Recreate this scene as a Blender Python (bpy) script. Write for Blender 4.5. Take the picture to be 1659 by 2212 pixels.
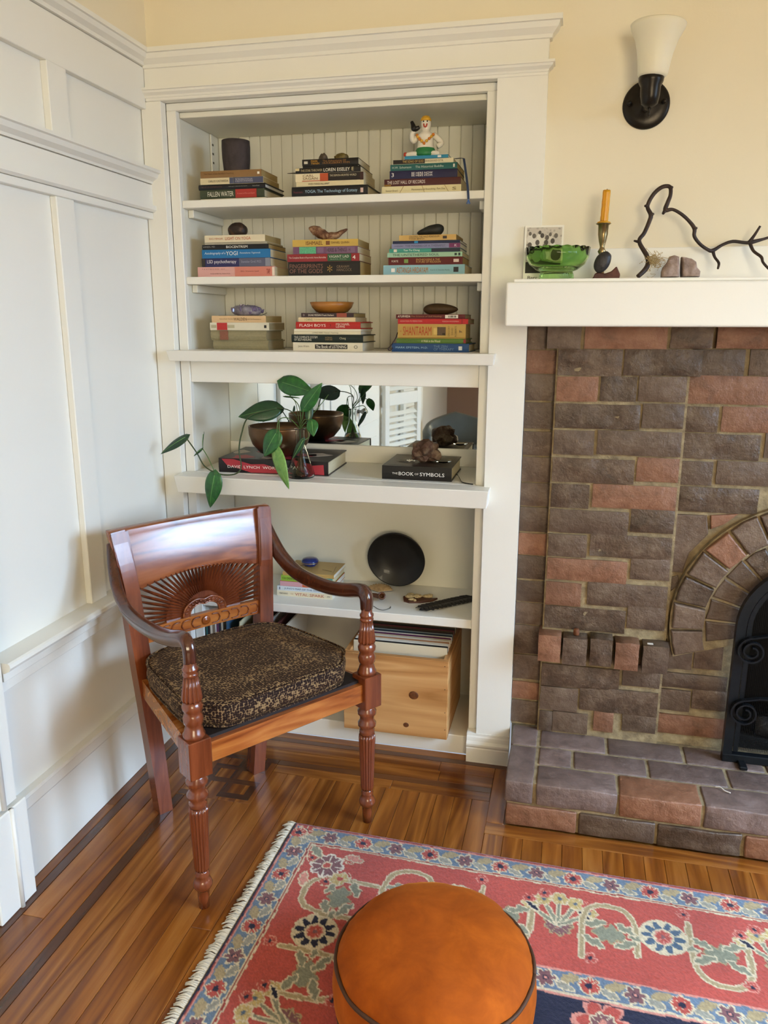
import bpy, bmesh, math, random
import numpy as np
from mathutils import Vector, Matrix, noise
random.seed(7)
S = bpy.context.scene
COL = S.collection
for o in list(bpy.data.objects): bpy.data.objects.remove(o)
PI = math.pi
# ------------------------------------------------------------------ camera
CX, CY, F = 829.5, 1106.0, 1700.0
CAM = Vector((1.21044, -2.2044, 1.32))
YAW, PITCH, ROLL = 0.230948, 0.235247, -0.00252
fwd = Vector((-math.sin(YAW)*math.cos(PITCH), math.cos(YAW)*math.cos(PITCH), -math.sin(PITCH)))
rgt = Vector((math.cos(YAW), math.sin(YAW), 0))
dwn = fwd.cross(rgt)
rgt, dwn = rgt*math.cos(ROLL)+dwn*math.sin(ROLL), dwn*math.cos(ROLL)-rgt*math.sin(ROLL)
cam = bpy.data.cameras.new('camera'); cam.sensor_fit = 'HORIZONTAL'; cam.sensor_width = 36
cam.lens = F*36/1659; cam.clip_start = .02
co = bpy.data.objects.new('camera', cam); COL.objects.link(co)
m = Matrix((rgt, -dwn, -fwd)).transposed().to_4x4(); m.translation = CAM
co.matrix_world = m
S.camera = co
# ------------------------------------------------------------------ light: daylight through the bay window, and an added warm fill
S.view_settings.view_transform = 'Standard'; S.view_settings.look = 'None'
S.view_settings.gamma = 1; S.view_settings.use_curve_mapping = False
S.view_settings.exposure = -0.06
w = bpy.data.worlds.new('world'); S.world = w; w.use_nodes = True
w.node_tree.nodes['Background'].inputs[0].default_value = (.75, .85, 1, 1)
w.node_tree.nodes['Background'].inputs[1].default_value = .6
def area(name, loc, aim, sx, sy, power, col, spread=180):
    l = bpy.data.lights.new(name, 'AREA'); l.shape = 'RECTANGLE'; l.size = sx; l.size_y = sy
    l.energy = power; l.color = col; l.spread = math.radians(spread)
    o = bpy.data.objects.new(name, l); COL.objects.link(o); o.location = loc
    o.rotation_euler = (Vector(aim)-Vector(loc)).to_track_quat('-Z', 'Y').to_euler()
    return o
# bay window in the right-hand wall, and an added fill light by the wall behind the camera
for wy in (-.98, -1.92):
    area('window_daylight', (3.93, wy, 1.46), (0, wy+.25, -2.3), .62, 1.4, 62, (.50, .71, 1.0), 112)
area('rear_warm_fill', (2.45, -5.15, 1.5), (.35, 0, 3.1), 1.6, 1.3, 62, (1.0, .85, .57), 130)  # added warm fill, aimed upward to brighten the upper walls

# ------------------------------------------------------------------ back-projection: a picture point on a known plane
def ray(x, y): return rgt*((x-CX)/F)+dwn*((y-CY)/F)+fwd
def at_y(x, y, Y): d = ray(x, y); return CAM+d*((Y-CAM.y)/d.y)
def at_z(x, y, Z): d = ray(x, y); return CAM+d*((Z-CAM.z)/d.z)
def at_x(x, y, X): d = ray(x, y); return CAM+d*((X-CAM.x)/d.x)

# ------------------------------------------------------------------ materials
M = {}
def nt(name):
    mt = bpy.data.materials.new(name); mt.use_nodes = True
    t = mt.node_tree; b = t.nodes['Principled BSDF']; return mt, t, b
def lin(c):
    if isinstance(c, str):
        c = [int(c[i:i+2], 16)/255 for i in (0, 2, 4)]
    return tuple(x/12.92 if x <= .04045 else ((x+.055)/1.055)**2.4 for x in c)+(1,)
def coords(t, kind='Object', scale=(1, 1, 1), rnd=0):
    tc = t.nodes.new('ShaderNodeTexCoord'); mp = t.nodes.new('ShaderNodeMapping')
    mp.inputs['Scale'].default_value = scale
    t.links.new(tc.outputs[kind], mp.inputs[0])
    if rnd:
        oi = t.nodes.new('ShaderNodeObjectInfo'); mu = t.nodes.new('ShaderNodeMath'); mu.operation = 'MULTIPLY'
        mu.inputs[1].default_value = rnd; t.links.new(oi.outputs['Random'], mu.inputs[0])
        cb = t.nodes.new('ShaderNodeCombineXYZ')
        for i in range(3): t.links.new(mu.outputs[0], cb.inputs[i])
        t.links.new(cb.outputs[0], mp.inputs['Location'])
    return mp.outputs[0]
def noisen(t, vec, scale, detail=3, rough=.55, dist=0):
    n = t.nodes.new('ShaderNodeTexNoise'); n.inputs['Scale'].default_value = scale
    n.inputs['Detail'].default_value = detail; n.inputs['Roughness'].default_value = rough
    n.inputs['Distortion'].default_value = dist
    t.links.new(vec, n.inputs['Vector']); return n.outputs['Fac']
def ramp(t, fac, stops):
    r = t.nodes.new('ShaderNodeValToRGB'); e = r.color_ramp.elements
    while len(e) < len(stops): e.new(.5)
    for k, (p, c) in zip(e, stops): k.position = p; k.color = lin(c)
    t.links.new(fac, r.inputs[0]); return r.outputs[0]
def bump(t, b, h, strength=.3, dist=.002):
    n = t.nodes.new('ShaderNodeBump'); n.inputs['Strength'].default_value = strength
    n.inputs['Distance'].default_value = dist
    t.links.new(h, n.inputs['Height']); t.links.new(n.outputs[0], b.inputs['Normal'])
def plain(name, c, rough=.5, metal=0, spec=.5, var=.06, nscale=30, bmp=0, bscale=80, sheen=0, trans=0, ior=1.45, coat=0, alpha=1):
    if name in M: return M[name]
    mt, t, b = nt(name); c = lin(c)
    b.inputs['Roughness'].default_value = rough; b.inputs['Metallic'].default_value = metal
    b.inputs['Specular IOR Level'].default_value = spec; b.inputs['IOR'].default_value = ior
    b.inputs['Transmission Weight'].default_value = trans
    b.inputs['Coat Weight'].default_value = coat; b.inputs['Sheen Weight'].default_value = sheen
    if var:
        v = coords(t); n = noisen(t, v, nscale, 4)
        mx = t.nodes.new('ShaderNodeMixRGB'); mx.inputs[1].default_value = tuple(min(1, x*(1-var)) for x in c[:3])+(1,)
        mx.inputs[2].default_value = tuple(min(1, x*(1+var)) for x in c[:3])+(1,)
        t.links.new(n, mx.inputs[0]); t.links.new(mx.outputs[0], b.inputs['Base Color'])
    else: b.inputs['Base Color'].default_value = c
    if bmp:
        v2 = coords(t); bump(t, b, noisen(t, v2, bscale, 4), bmp, .003)
    M[name] = mt; return mt
def C(c):            # plain print/cover colour
    return plain('print_'+c, c, .45, var=.03)
def stone(name, stops, scale=25, rough=.6, bmp=.5, bscale=60, spec=.4):
    mt, t, b = nt(name); v = coords(t)
    t.links.new(ramp(t, noisen(t, v, scale, 6, .65, .6), stops), b.inputs['Base Color'])
    b.inputs['Roughness'].default_value = rough; b.inputs['Specular IOR Level'].default_value = spec
    bump(t, b, noisen(t, v, bscale, 6, .6), bmp, .004)
    M[name] = mt; return mt
def wood(name, stops, along=0, stretch=14, scale=60, rough=.35, coat=0, rnd=30, bmp=.05, ring=0, vary=.0, spec=.5):
    """grain runs along local axis `along`"""
    mt, t, b = nt(name)
    sc = [1, 1, 1]; sc[along] = 1/stretch
    v = coords(t, 'Object', sc, rnd)
    f1 = noisen(t, v, scale, 5, .6, .8)
    v2 = coords(t, 'Object', [s*1.0 for s in sc], rnd)
    f2 = noisen(t, v2, scale*.14, 2, .5, 1.5)
    mu = t.nodes.new('ShaderNodeMath'); mu.operation = 'MULTIPLY_ADD'; mu.inputs[1].default_value = 9 if ring else 3; mu.inputs[2].default_value = 0
    t.links.new(f2, mu.inputs[0])
    fr = t.nodes.new('ShaderNodeMath'); fr.operation = 'PINGPONG'; fr.inputs[1].default_value = 1
    t.links.new(mu.outputs[0], fr.inputs[0])
    mx = t.nodes.new('ShaderNodeMath'); mx.operation = 'MULTIPLY_ADD'; mx.inputs[1].default_value = .45 if ring else .3
    t.links.new(fr.outputs[0], mx.inputs[0])
    m2 = t.nodes.new('ShaderNodeMath'); m2.operation = 'MULTIPLY'; m2.inputs[1].default_value = .6
    t.links.new(f1, m2.inputs[0]); t.links.new(m2.outputs[0], mx.inputs[2])
    col = ramp(t, mx.outputs[0], stops)
    if vary:
        oi = t.nodes.new('ShaderNodeObjectInfo'); hs = t.nodes.new('ShaderNodeHueSaturation')
        mr = t.nodes.new('ShaderNodeMapRange'); mr.inputs['To Min'].default_value = 1-vary; mr.inputs['To Max'].default_value = 1+vary
        t.links.new(oi.outputs['Random'], mr.inputs['Value']); t.links.new(mr.outputs[0], hs.inputs['Value'])
        t.links.new(col, hs.inputs['Color']); col = hs.outputs[0]
    t.links.new(col, b.inputs['Base Color'])
    b.inputs['Roughness'].default_value = rough; b.inputs['Coat Weight'].default_value = coat
    b.inputs['Coat Roughness'].default_value = .15; b.inputs['Specular IOR Level'].default_value = spec
    if bmp: bump(t, b, f1, bmp, .002)
    M[name] = mt; return mt

paint = plain('white_trim_paint', (.935, .925, .885), .38, var=.015, nscale=6, bmp=.06, bscale=140)
shelf_paint = plain('shelf_paint', (.91, .895, .83), .42, var=.015, nscale=6, bmp=.05, bscale=140)
plaster = plain('cream_plaster', (.93, .89, .79), .8, var=.02, nscale=4, bmp=.08, bscale=200)
ceil_m = plain('ceiling_paint', (.94, .91, .82), .85, var=0)

# ------------------------------------------------------------------ mesh helpers
def obj(name, bm, mat, parent=None, smooth=False, loc=None, rot=None):
    if isinstance(bm, bmesh.types.BMesh):
        me = bpy.data.meshes.new(name); bm.to_mesh(me); bm.free()
    else: me = bm
    o = bpy.data.objects.new(name, me); COL.objects.link(o)
    if mat is not None and not me.materials: me.materials.append(mat)
    if smooth:
        me.polygons.foreach_set('use_smooth', [True]*len(me.polygons)); me.update()
    if parent is not None: o.parent = parent
    if loc is not None: o.location = loc
    if rot is not None: o.rotation_euler = rot
    return o
def thing(name, label, cat, loc=(0, 0, 0), rotz=0, group=None):
    o = bpy.data.objects.new(name, None); COL.objects.link(o); o.empty_display_size = .05
    o.location = loc; o.rotation_euler = (0, 0, rotz); tag(o, label, cat, group); return o
def tag(o, label, cat, group=None):
    o['label'] = label; o['category'] = cat
    if group: o['group'] = group
    return o
def struct(o): o['kind'] = 'structure'; return o
def box_bm(x0, x1, y0, y1, z0, z1, bev=0, seg=1, bm=None):
    new = bm is None
    if new: bm = bmesh.new()
    vs = [bm.verts.new(p) for p in ((x0, y0, z0), (x1, y0, z0), (x1, y1, z0), (x0, y1, z0), (x0, y0, z1), (x1, y0, z1), (x1, y1, z1), (x0, y1, z1))]
    fs = [bm.faces.new([vs[i] for i in q]) for q in ((0, 3, 2, 1), (4, 5, 6, 7), (0, 1, 5, 4), (1, 2, 6, 5), (2, 3, 7, 6), (3, 0, 4, 7))]
    if bev and new:
        bmesh.ops.bevel(bm, geom=bm.edges[:], offset=bev, segments=seg, affect='EDGES', profile=.5)
    return bm
def box(name, x0, x1, y0, y1, z0, z1, mat, parent=None, bev=0, seg=1, **k):
    return obj(name, box_bm(x0, x1, y0, y1, z0, z1, bev, seg), mat, parent, **k)
def extrude_poly(pts, d, axis='y', bm=None, a0=0):
    """closed 2-D outline (u,v) pushed along an axis from a0 to a0+d. axis y: u=x,v=z ; x: u=y,v=z ; z: u=x,v=y"""
    if bm is None: bm = bmesh.new()
    def mk(u, v, a): return {'y': (u, a, v), 'x': (a, u, v), 'z': (u, v, a)}[axis]
    A = [bm.verts.new(mk(u, v, a0)) for u, v in pts]; Bv = [bm.verts.new(mk(u, v, a0+d)) for u, v in pts]
    n = len(pts)
    f1 = bm.faces.new(A); f2 = bm.faces.new(Bv[::-1])
    for i in range(n): bm.faces.new((A[i], Bv[i], Bv[(i+1) % n], A[(i+1) % n]))
    bmesh.ops.recalc_face_normals(bm, faces=bm.faces[:])
    return bm
def lathe(prof, seg=32, flute=None, cap=True, bm=None, c=(0, 0)):
    """prof: list of (r,z) bottom to top; flute(z)->(n,depth) or None"""
    if bm is None: bm = bmesh.new()
    rings = []
    for r, z in prof:
        ring = []
        fl = flute(z) if flute else None
        for i in range(seg):
            a = 2*PI*i/seg; rr = r
            if fl: rr = r*(1-fl[1]*(.5-.5*math.cos(fl[0]*a))**1.0)
            ring.append(bm.verts.new((c[0]+rr*math.cos(a), c[1]+rr*math.sin(a), z)))
        rings.append(ring)
    for A, Bv in zip(rings, rings[1:]):
        for i in range(seg): bm.faces.new((A[i], A[(i+1) % seg], Bv[(i+1) % seg], Bv[i]))
    if cap:
        if prof[0][0] > 1e-5: bm.faces.new(rings[0][::-1])
        if prof[-1][0] > 1e-5: bm.faces.new(rings[-1])
    bmesh.ops.remove_doubles(bm, verts=bm.verts[:], dist=1e-6)
    return bm
def catmull(P, n=6):
    P = [Vector(p) for p in P]; out = []
    for i in range(len(P)-1):
        p0 = P[max(i-1, 0)]; p1 = P[i]; p2 = P[i+1]; p3 = P[min(i+2, len(P)-1)]
        for k in range(n):
            t = k/n
            out.append(.5*((2*p1)+(p2-p0)*t+(2*p0-5*p1+4*p2-p3)*t*t+(3*p1-p0-3*p2+p3)*t**3))
    out.append(P[-1]); return out
def sweep(path, section, bm=None, up=None, cap=True):
    """section(i,n)-> list of (a,b) offsets; swept along path with parallel frames"""
    if bm is None: bm = bmesh.new()
    n = len(path); rings = []; prev = None
    for i, p in enumerate(path):
        t = (path[min(i+1, n-1)]-path[max(i-1, 0)]).normalized()
        if prev is None:
            h = Vector(up) if up else (Vector((0, 0, 1)) if abs(t.z) < .9 else Vector((1, 0, 0)))
        else: h = prev
        a = h-t*h.dot(t)
        if a.length < 1e-6: a = t.orthogonal()
        a.normalize(); b = t.cross(a); prev = a
        rings.append([bm.verts.new(p+a*u+b*v) for u, v in section(i, n)])
    k = len(rings[0])
    for A, Bv in zip(rings, rings[1:]):
        for i in range(k): bm.faces.new((A[i], A[(i+1) % k], Bv[(i+1) % k], Bv[i]))
    if cap: bm.faces.new(rings[0][::-1]); bm.faces.new(rings[-1])
    bmesh.ops.recalc_face_normals(bm, faces=bm.faces[:])
    return bm
def tube(pts, r, seg=8, smoothn=0, bm=None):
    path = catmull(pts, smoothn) if smoothn else [Vector(p) for p in pts]
    n = len(path)
    def rad(i):
        if callable(r): return r(i/(n-1))
        if isinstance(r, (list, tuple)):
            x = i/(n-1)*(len(r)-1); j = min(int(x), len(r)-2); return r[j]*(1-(x-j))+r[j+1]*(x-j)
        return r
    return sweep(path, lambda i, n_: [(rad(i)*math.cos(2*PI*k/seg), rad(i)*math.sin(2*PI*k/seg)) for k in range(seg)], bm)
def rock_bm(dim, seed, sub=3, amp=.22, freq=1.6, flat=0, sharp=0, boxy=1):
    bm = bmesh.new(); bmesh.ops.create_icosphere(bm, subdivisions=sub, radius=1)
    off = Vector((seed*3.1, seed*1.7, seed*.9))
    for v in bm.verts:
        d = v.co.normalized()
        n = noise.fractal(d*freq+off, 1.0, 2.0, 4)
        if sharp: n = -abs(n)*sharp+n*(1-sharp)
        e_ = Vector([math.copysign(abs(c_)**boxy, c_) for c_ in d]) if boxy != 1 else d
        p = e_*(1+amp*n)
        p = Vector((p.x*dim[0], p.y*dim[1], p.z*dim[2]))
        if flat: p.z = max(p.z, -dim[2]*flat)
        v.co = p
    zmin = min(v.co.z for v in bm.verts)
    for v in bm.verts: v.co.z -= zmin
    return bm
def text(s, parent, x0, x1, zc, h, mat, y=-.0006, rot=(PI/2, 0, 0), name='lettering', fit=True, italic=0, flip=False):
    """flat lettering on a face; fitted into width x1-x0 and height h, centred on zc"""
    cu = bpy.data.curves.new('t', 'FONT'); cu.body = s; cu.resolution_u = 2; cu.shear = italic; cu.space_line = .82
    cu.align_x = 'LEFT'; cu.extrude = .0
    to = bpy.data.objects.new('t', cu); COL.objects.link(to)
    dg = bpy.context.evaluated_depsgraph_get(); dg.update()
    me = bpy.data.meshes.new_from_object(to.evaluated_get(dg))
    bpy.data.objects.remove(to); bpy.data.curves.remove(cu)
    if not me.vertices: return None
    a = np.empty(len(me.vertices)*3); me.vertices.foreach_get('co', a); a = a.reshape(-1, 3)
    lo = a.min(0); hi = a.max(0); sx = (x1-x0)/max(hi[0]-lo[0], 1e-6); sz = h/max(hi[1]-lo[1], 1e-6)
    a[:, 0] = (a[:, 0]-lo[0])*sx; a[:, 1] = (a[:, 1]-(lo[1]+hi[1])/2)*sz*(-1 if flip else 1)
    me.vertices.foreach_set('co', a.ravel()); me.materials.clear(); me.materials.append(mat); me.name = name; me.update()
    o = bpy.data.objects.new(name, me); COL.objects.link(o); o.parent = parent
    o.rotation_euler = rot; o.location = (x0, y, zc)
    return o
# ================================================================== the room
RX, RY, RZ = 4.0, -5.2, 2.72           # right wall, wall behind the camera, ceiling
struct(box('ceiling', -.2, RX+.1, RY-.1, .45, RZ, RZ+.1, ceil_m))
# floor: sub-floor slab and the oak boards laid on it
oak = wood('oak_floor', [(.10, '572c0a'), (.35, '733d10'), (.6, '8c5018'), (.85, 'a4682a')], 0, 14, 48, .25, .3, 40, .03, ring=1, vary=.12)
oak_slab = wood('oak_floor_far', [(.12, '5a3416'), (.5, '85551f'), (.8, '9a6a30')], 1, 16, 55, .3, .3, 0, .04)
inlay = wood('walnut_inlay', [(.2, '44240f'), (.6, '5c3318'), (.9, '704424')], 0, 16, 60, .26, .35, 30, .03, vary=.12)
floor = struct(box('floor', -.02, RX, RY, .03, -.06, -.006, oak_slab))
def board(x0, x1, y0, y1, along, mat=oak, name='floor_board', z=0):
    g = .0004
    L, W = ((x1-x0), (y1-y0)) if along == 'x' else ((y1-y0), (x1-x0))
    bm = box_bm(-L/2+g, L/2-g, -W/2+g, W/2-g, -.006, z, .0009)
    return obj(name, bm, mat, floor, loc=((x0+x1)/2, (y0+y1)/2, 0), rot=(0, 0, 0 if along == 'x' else PI/2))
rnd = random.Random(3)
def run(x0, x1, y0, y1, along, lmin=.55, lmax=1.3):
    a, b = (x0, x1) if along == 'x' else (y1, y0)
    p = a; s = 1 if b > a else -1
    first = rnd.uniform(.2, lmax)
    while (b-p)*s > 1e-4:
        q = p+s*(first if first else rnd.uniform(lmin, lmax)); first = 0
        if (b-q)*s < .12: q = b
        if along == 'x': board(p, q, y0, y1, 'x')
        else: board(x0, x1, q, p, 'y')
        p = q
# border along the left wall, inlay strips, and along the bookcase
run(0, .026, -2.3, -.006, 'y'); board(.026, .052, -2.3, -.006, 'y', inlay, 'inlay_strip')
run(.052, .109, -2.3, -.03, 'y'); run(.109, .166, -2.3, -.03, 'y')
board(.166, .193, -2.3, -.375, 'y', inlay, 'inlay_strip')
run(.052, 1.0, -.006, .028, 'x'); board(.052, 1.095, -.030, -.006, 'x', inlay, 'inlay_strip')
run(.166, 1.05, -.083, -.030, 'x'); run(.166, 1.05, -.137, -.083, 'x')
board(.395, 1.05, -.164, -.137, 'x', inlay, 'inlay_strip')
run(.395, 1.05, -.206, -.164, 'x')
# knot inlay in the corner: crossing walnut bars with oak squares between
for k in range(4): board(.193+.0505*k, .193+.0505*(k+1), -.375, -.137, 'y', oak)
board(.166, .193, -.375, -.137, 'y', oak)
hw_ = .0125
for xk, ya, yb_ in ((.295, -.150, -.350), (.225, -.210, -.362), (.370, -.280, -.350), (.365, -.150, -.210), (.165, -.150, -.280)):
    board(xk-hw_, xk+hw_, yb_-hw_, ya+hw_, 'y', inlay, 'inlay_strip', .0003)
for yk, xa, xb in ((-.210, .225, .365), (-.280, .165, .370), (-.350, .295, .370), (-.150, .165, .295), (-.150, .365, .3825), (-.362, .180, .225)):
    board(xa-hw_, xb+hw_, yk-hw_, yk+hw_, 'x', inlay, 'inlay_strip', .0005)
# hearth frame boards
run(1.05, 1.098, -.302, -.030, 'y'); run(1.05, 2.72, -.352, -.302, 'x')
# field boards (those under the rug are only the sub-floor)
x = .193
while x < 2.7:
    x1 = x+.0505
    top = -.375 if x < .39 else (-.206 if x < 1.04 else -.352)
    if x < .60: run(x, x1, -2.2, top, 'y')
    else: run(x, x1, -.60, top, 'y', .3, .5)
    x = x1
# ---- left wall: wainscot built of rails, stiles and panels
wl = struct(box('wall_left', -.16, -.018, RY, .35, 0, 2.03, paint))
wlu = struct(box('wall_left', -.16, 0, RY, .35, 2.03, RZ, plaster))
def mould_y(name, prof, y0, y1, mat=paint, parent=wl): return obj(name, extrude_poly(prof, y1-y0, 'y', a0=y0), mat, parent)
def mould_x(name, prof, x0, x1, mat=paint, parent=None): return obj(name, extrude_poly(prof, x1-x0, 'x', a0=x0), mat, parent)
YN = -.93                                    # the near end of this panelled stretch
CR = [(-.018, 2.012), (.006, 2.014), (.008, 2.022), (.020, 2.030), (.024, 2.041), (.030, 2.042), (.030, 2.053), (-.018, 2.053)]
mould_y('crown_moulding', CR, RY+.02, -.001)
box('frieze_board', -.018, 0, RY+.02, 0, 1.905, 2.012, paint, wl, .0015)
box('stile', -.018, 0, -.444, -.370, 1.742, 1.905, paint, wl, .0015)
box('stile', -.018, 0, -1.20, -1.126, 1.742, 1.905, paint, wl, .0015)
LR = [(-.018, 1.706), (.006, 1.708), (.008, 1.714), (.022, 1.722), (.027, 1.733), (.034, 1.735), (.034, 1.743), (-.018, 1.743)]
mould_y('ledge_moulding', LR, RY+.02, .003)
box('rail', -.018, .004, RY+.02, .0, 1.648, 1.706, paint, wl, .0015)
mould_y('bead_moulding', [(-.018, 1.630), (.006, 1.631), (.014, 1.636), (.014, 1.648), (-.018, 1.648)], RY+.02, .0)
box('rail', -.018, .002, RY+.02, 0, 1.612, 1.630, paint, wl, .0012)
box('stile', -.018, 0, -.452, -.381, .590, 1.612, paint, wl, .002)
# window-sill ledge and the panel under it
mould_y('sill_ledge', [(-.018, .566), (.030, .566), (.042, .572), (.047, .580), (.045, .588), (.040, .591), (-.018, .591)], -.835, .0)
box('apron_rail', -.018, .020, -.826, 0, .540, .566, paint, wl, .0015)
box('apron_rail', -.018, .012, -.826, 0, .513, .540, paint, wl, .0015)
box('panel', -.018, -.006, -.82, 0, .235, .513, paint, wl)
mould_y('base_cap', [(-.018, .190), (.006, .190), (.010, .196), (.010, .222), (.016, .228), (.014, .236), (-.018, .238)], -.82, 0)
bbl = struct(box('baseboard_left', -.018, 0, -.82, 0, 0, .190, paint, None, .001))
op = thing('outlet_plate', 'small white painted cover plate on the white baseboard behind the chair leg', 'cover plate', (0, -.205, .128))
box('plate', 0, .004, -.03, .03, -.039, .039, paint, op, .0012)
box('socket', .004, .0055, -.013, .013, -.024, .024, shelf_paint, op, .0008)
# window casing beyond the ledge
wc = struct(bpy.data.objects.new('trim_1', None)); COL.objects.link(wc)
box('casing_board', -.018, .030, -.93, -.842, .262, 1.612, paint, wc, .002)
mould_y('corner_bead', [(.030, .0), (.030, .0)], 0, 0, paint, wc) if 0 else None
obj('corner_bead', lathe([(.007, .262), (.007, 1.612)], 12, c=(.030, -.886)), paint, wc, True)
box('plinth_block', -.018, .037, -.94, -.82, 0, .255, paint, wc, .003)
obj('plinth_bead', lathe([(.006, 0), (.006, .255)], 12, c=(.037, -.872)), paint, wc, True)
# further along the left wall: white doors and louvred shutters (seen in the mirror)
def louvre_door(name, y0, y1, z0, z1, ang, label, n=30):
    d = thing(name, label, 'shutter', (.0, y1, 0), ang, 'louvred shutters along the left wall')
    W = y1-y0
    for a, b in ((-.05, 0), (-W, -W+.05)): box('stile', 0, .028, a, b, z0, z1, paint, d, .002)
    for a, b in ((z0, z0+.12), (z1-.07, z1), ((z0+z1)/2-.04, (z0+z1)/2+.04)): box('rail', 0, .028, -W+.05, -.05, a, b, paint, d, .002)
    zz = z0+.13
    while zz < z1-.09:
        if abs(zz-(z0+z1)/2) > .06:
            o = box('slat', -.016, .016, -W+.05, -.05, -.003, .003, paint, d); o.location = (.014, 0, zz); o.rotation_euler = (0, .75, 0)
        zz += .042
    return d
def panel_door(name, y0, y1):
    d = struct(bpy.data.objects.new(name, None)); COL.objects.link(d)
    box('leaf', -.018, .006, y0, y1, 0, 1.59, paint, d, .002)
    for a, b in ((.15, .62), (.72, 1.48)):
        box('raised_panel', .006, .012, y0+.09, y1-.09, a, b, paint, d, .004)
    o = obj('knob', lathe([(.0, 0), (.012, .002), (.008, .02), (.02, .035), (.022, .045), (.0, .055)], 20), M.get('knob') or plain('knob', '6e6a62', .25, 1), d, True)
    o.location = (.006, y1-.06, .82); o.rotation_euler = (0, PI/2, 0)
    return d
panel_door('door_1', -1.55, -.99); panel_door('door_2', -2.16, -1.56)
louvre_door('louvred_shutter', -2.72, -2.26, .05, 1.6, .35, 'white louvred shutter standing ajar beside the white panel doors')
louvre_door('louvred_shutter', -3.30, -2.84, .05, 1.6, .12, 'white louvred shutter farthest along the left wall')
# ---- right wall with the bay window that lights the room, and the wall behind the camera
def holed_wall(name, axis, pos, th, a0, a1, h0, h1, z0, z1, lo, hi, mat):
    w_ = struct(bpy.data.objects.new(name, None)); COL.objects.link(w_)
    def seg(p, q, c, d, nm):
        if axis == 'x': box(nm, pos, pos+th, p, q, c, d, mat, w_)
        else: box(nm, p, q, pos-th, pos, c, d, mat, w_)
    seg(a0, h0, lo, hi, 'wall_section'); seg(h1, a1, lo, hi, 'wall_section')
    seg(h0, h1, lo, z0, 'wall_section'); seg(h0, h1, z1, hi, 'wall_section')
    return w_
holed_wall('wall_right', 'x', RX, .12, RY, .45, -2.4, -.5, .72, 2.2, 0, RZ, plaster)
rose = plain('rose_brown_paint', '9b7f70', .7, var=.04, nscale=3)
holed_wall('wall_rear', 'y', RY, .12, -.2, RX, 1.6, 3.3, .8, 2.2, 0, RZ, rose)
glass = plain('window_glass', 'ffffff', .02, var=0, trans=1, ior=1.05)
def window(name, axis, pos, a0, a1, z0, z1):
    d = struct(bpy.data.objects.new(name, None)); COL.objects.link(d)
    def bx(nm, p, q, c, e, t0, t1, mt, b=.002):
        if axis == 'x': box(nm, pos+t0, pos+t1, p, q, c, e, mt, d, b)
        else: box(nm, p, q, pos-t1, pos-t0, c, e, mt, d, b)
    for p, q in ((a0-.09, a0), (a1, a1+.09)): bx('casing', p, q, z0-.09, z1+.09, -.022, 0, paint)
    bx('casing', a0, a1, z1, z1+.09, -.022, 0, paint); bx('sill', a0-.1, a1+.1, z0-.03, z0, -.05, .06, paint)
    n = 3; wd = (a1-a0)/n
    for k in range(n):
        p, q = a0+k*wd, a0+(k+1)*wd
        for e, g in ((p, p+.035), (q-.035, q)): bx('sash', e, g, z0, z1, .03, .06, paint)
        for e, g in ((z0, z0+.045), (z1-.045, z1), ((z0+z1)/2-.02, (z0+z1)/2+.02)): bx('sash', p+.035, q-.035, e, g, .03, .06, paint)
        bx('pane', p+.035, q-.035, z0+.045, z1-.045, .044, .047, glass, 0)
    return d
window('window_1', 'x', RX, -2.4, -.5, .72, 2.2)
window('window_2', 'y', RY, 1.6, 3.3, .8, 2.2)  # unseen rear window, added to go with the warm fill
# ---- back wall around the built-in bookcase and behind the fireplace
wb = struct(bpy.data.objects.new('wall_back', None)); COL.objects.link(wb)
box('wall_section', -.02, 1.0875, .025, .45, 2.02, RZ, plaster, wb)
box('wall_section', 1.0875, RX, .025, .45, 1.3135, RZ, plaster, wb)
box('wall_section', 1.0875, 1.685, .075, .45, 0, 1.3135, plaster, wb); box('wall_section', 2.055, 2.66, .075, .45, 0, 1.3135, plaster, wb)
box('wall_section', 1.685, 2.055, .075, .45, .705, 1.3135, plaster, wb); box('wall_section', 2.66, RX, .025, .45, 0, 1.3135, plaster, wb)
box('wall_section', 1.685, 2.055, .075, .45, 0, .13, plaster, wb)
box('wall_section', -.02, 1.0875, .335, .45, 0, 2.02, plaster, wb)

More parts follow.
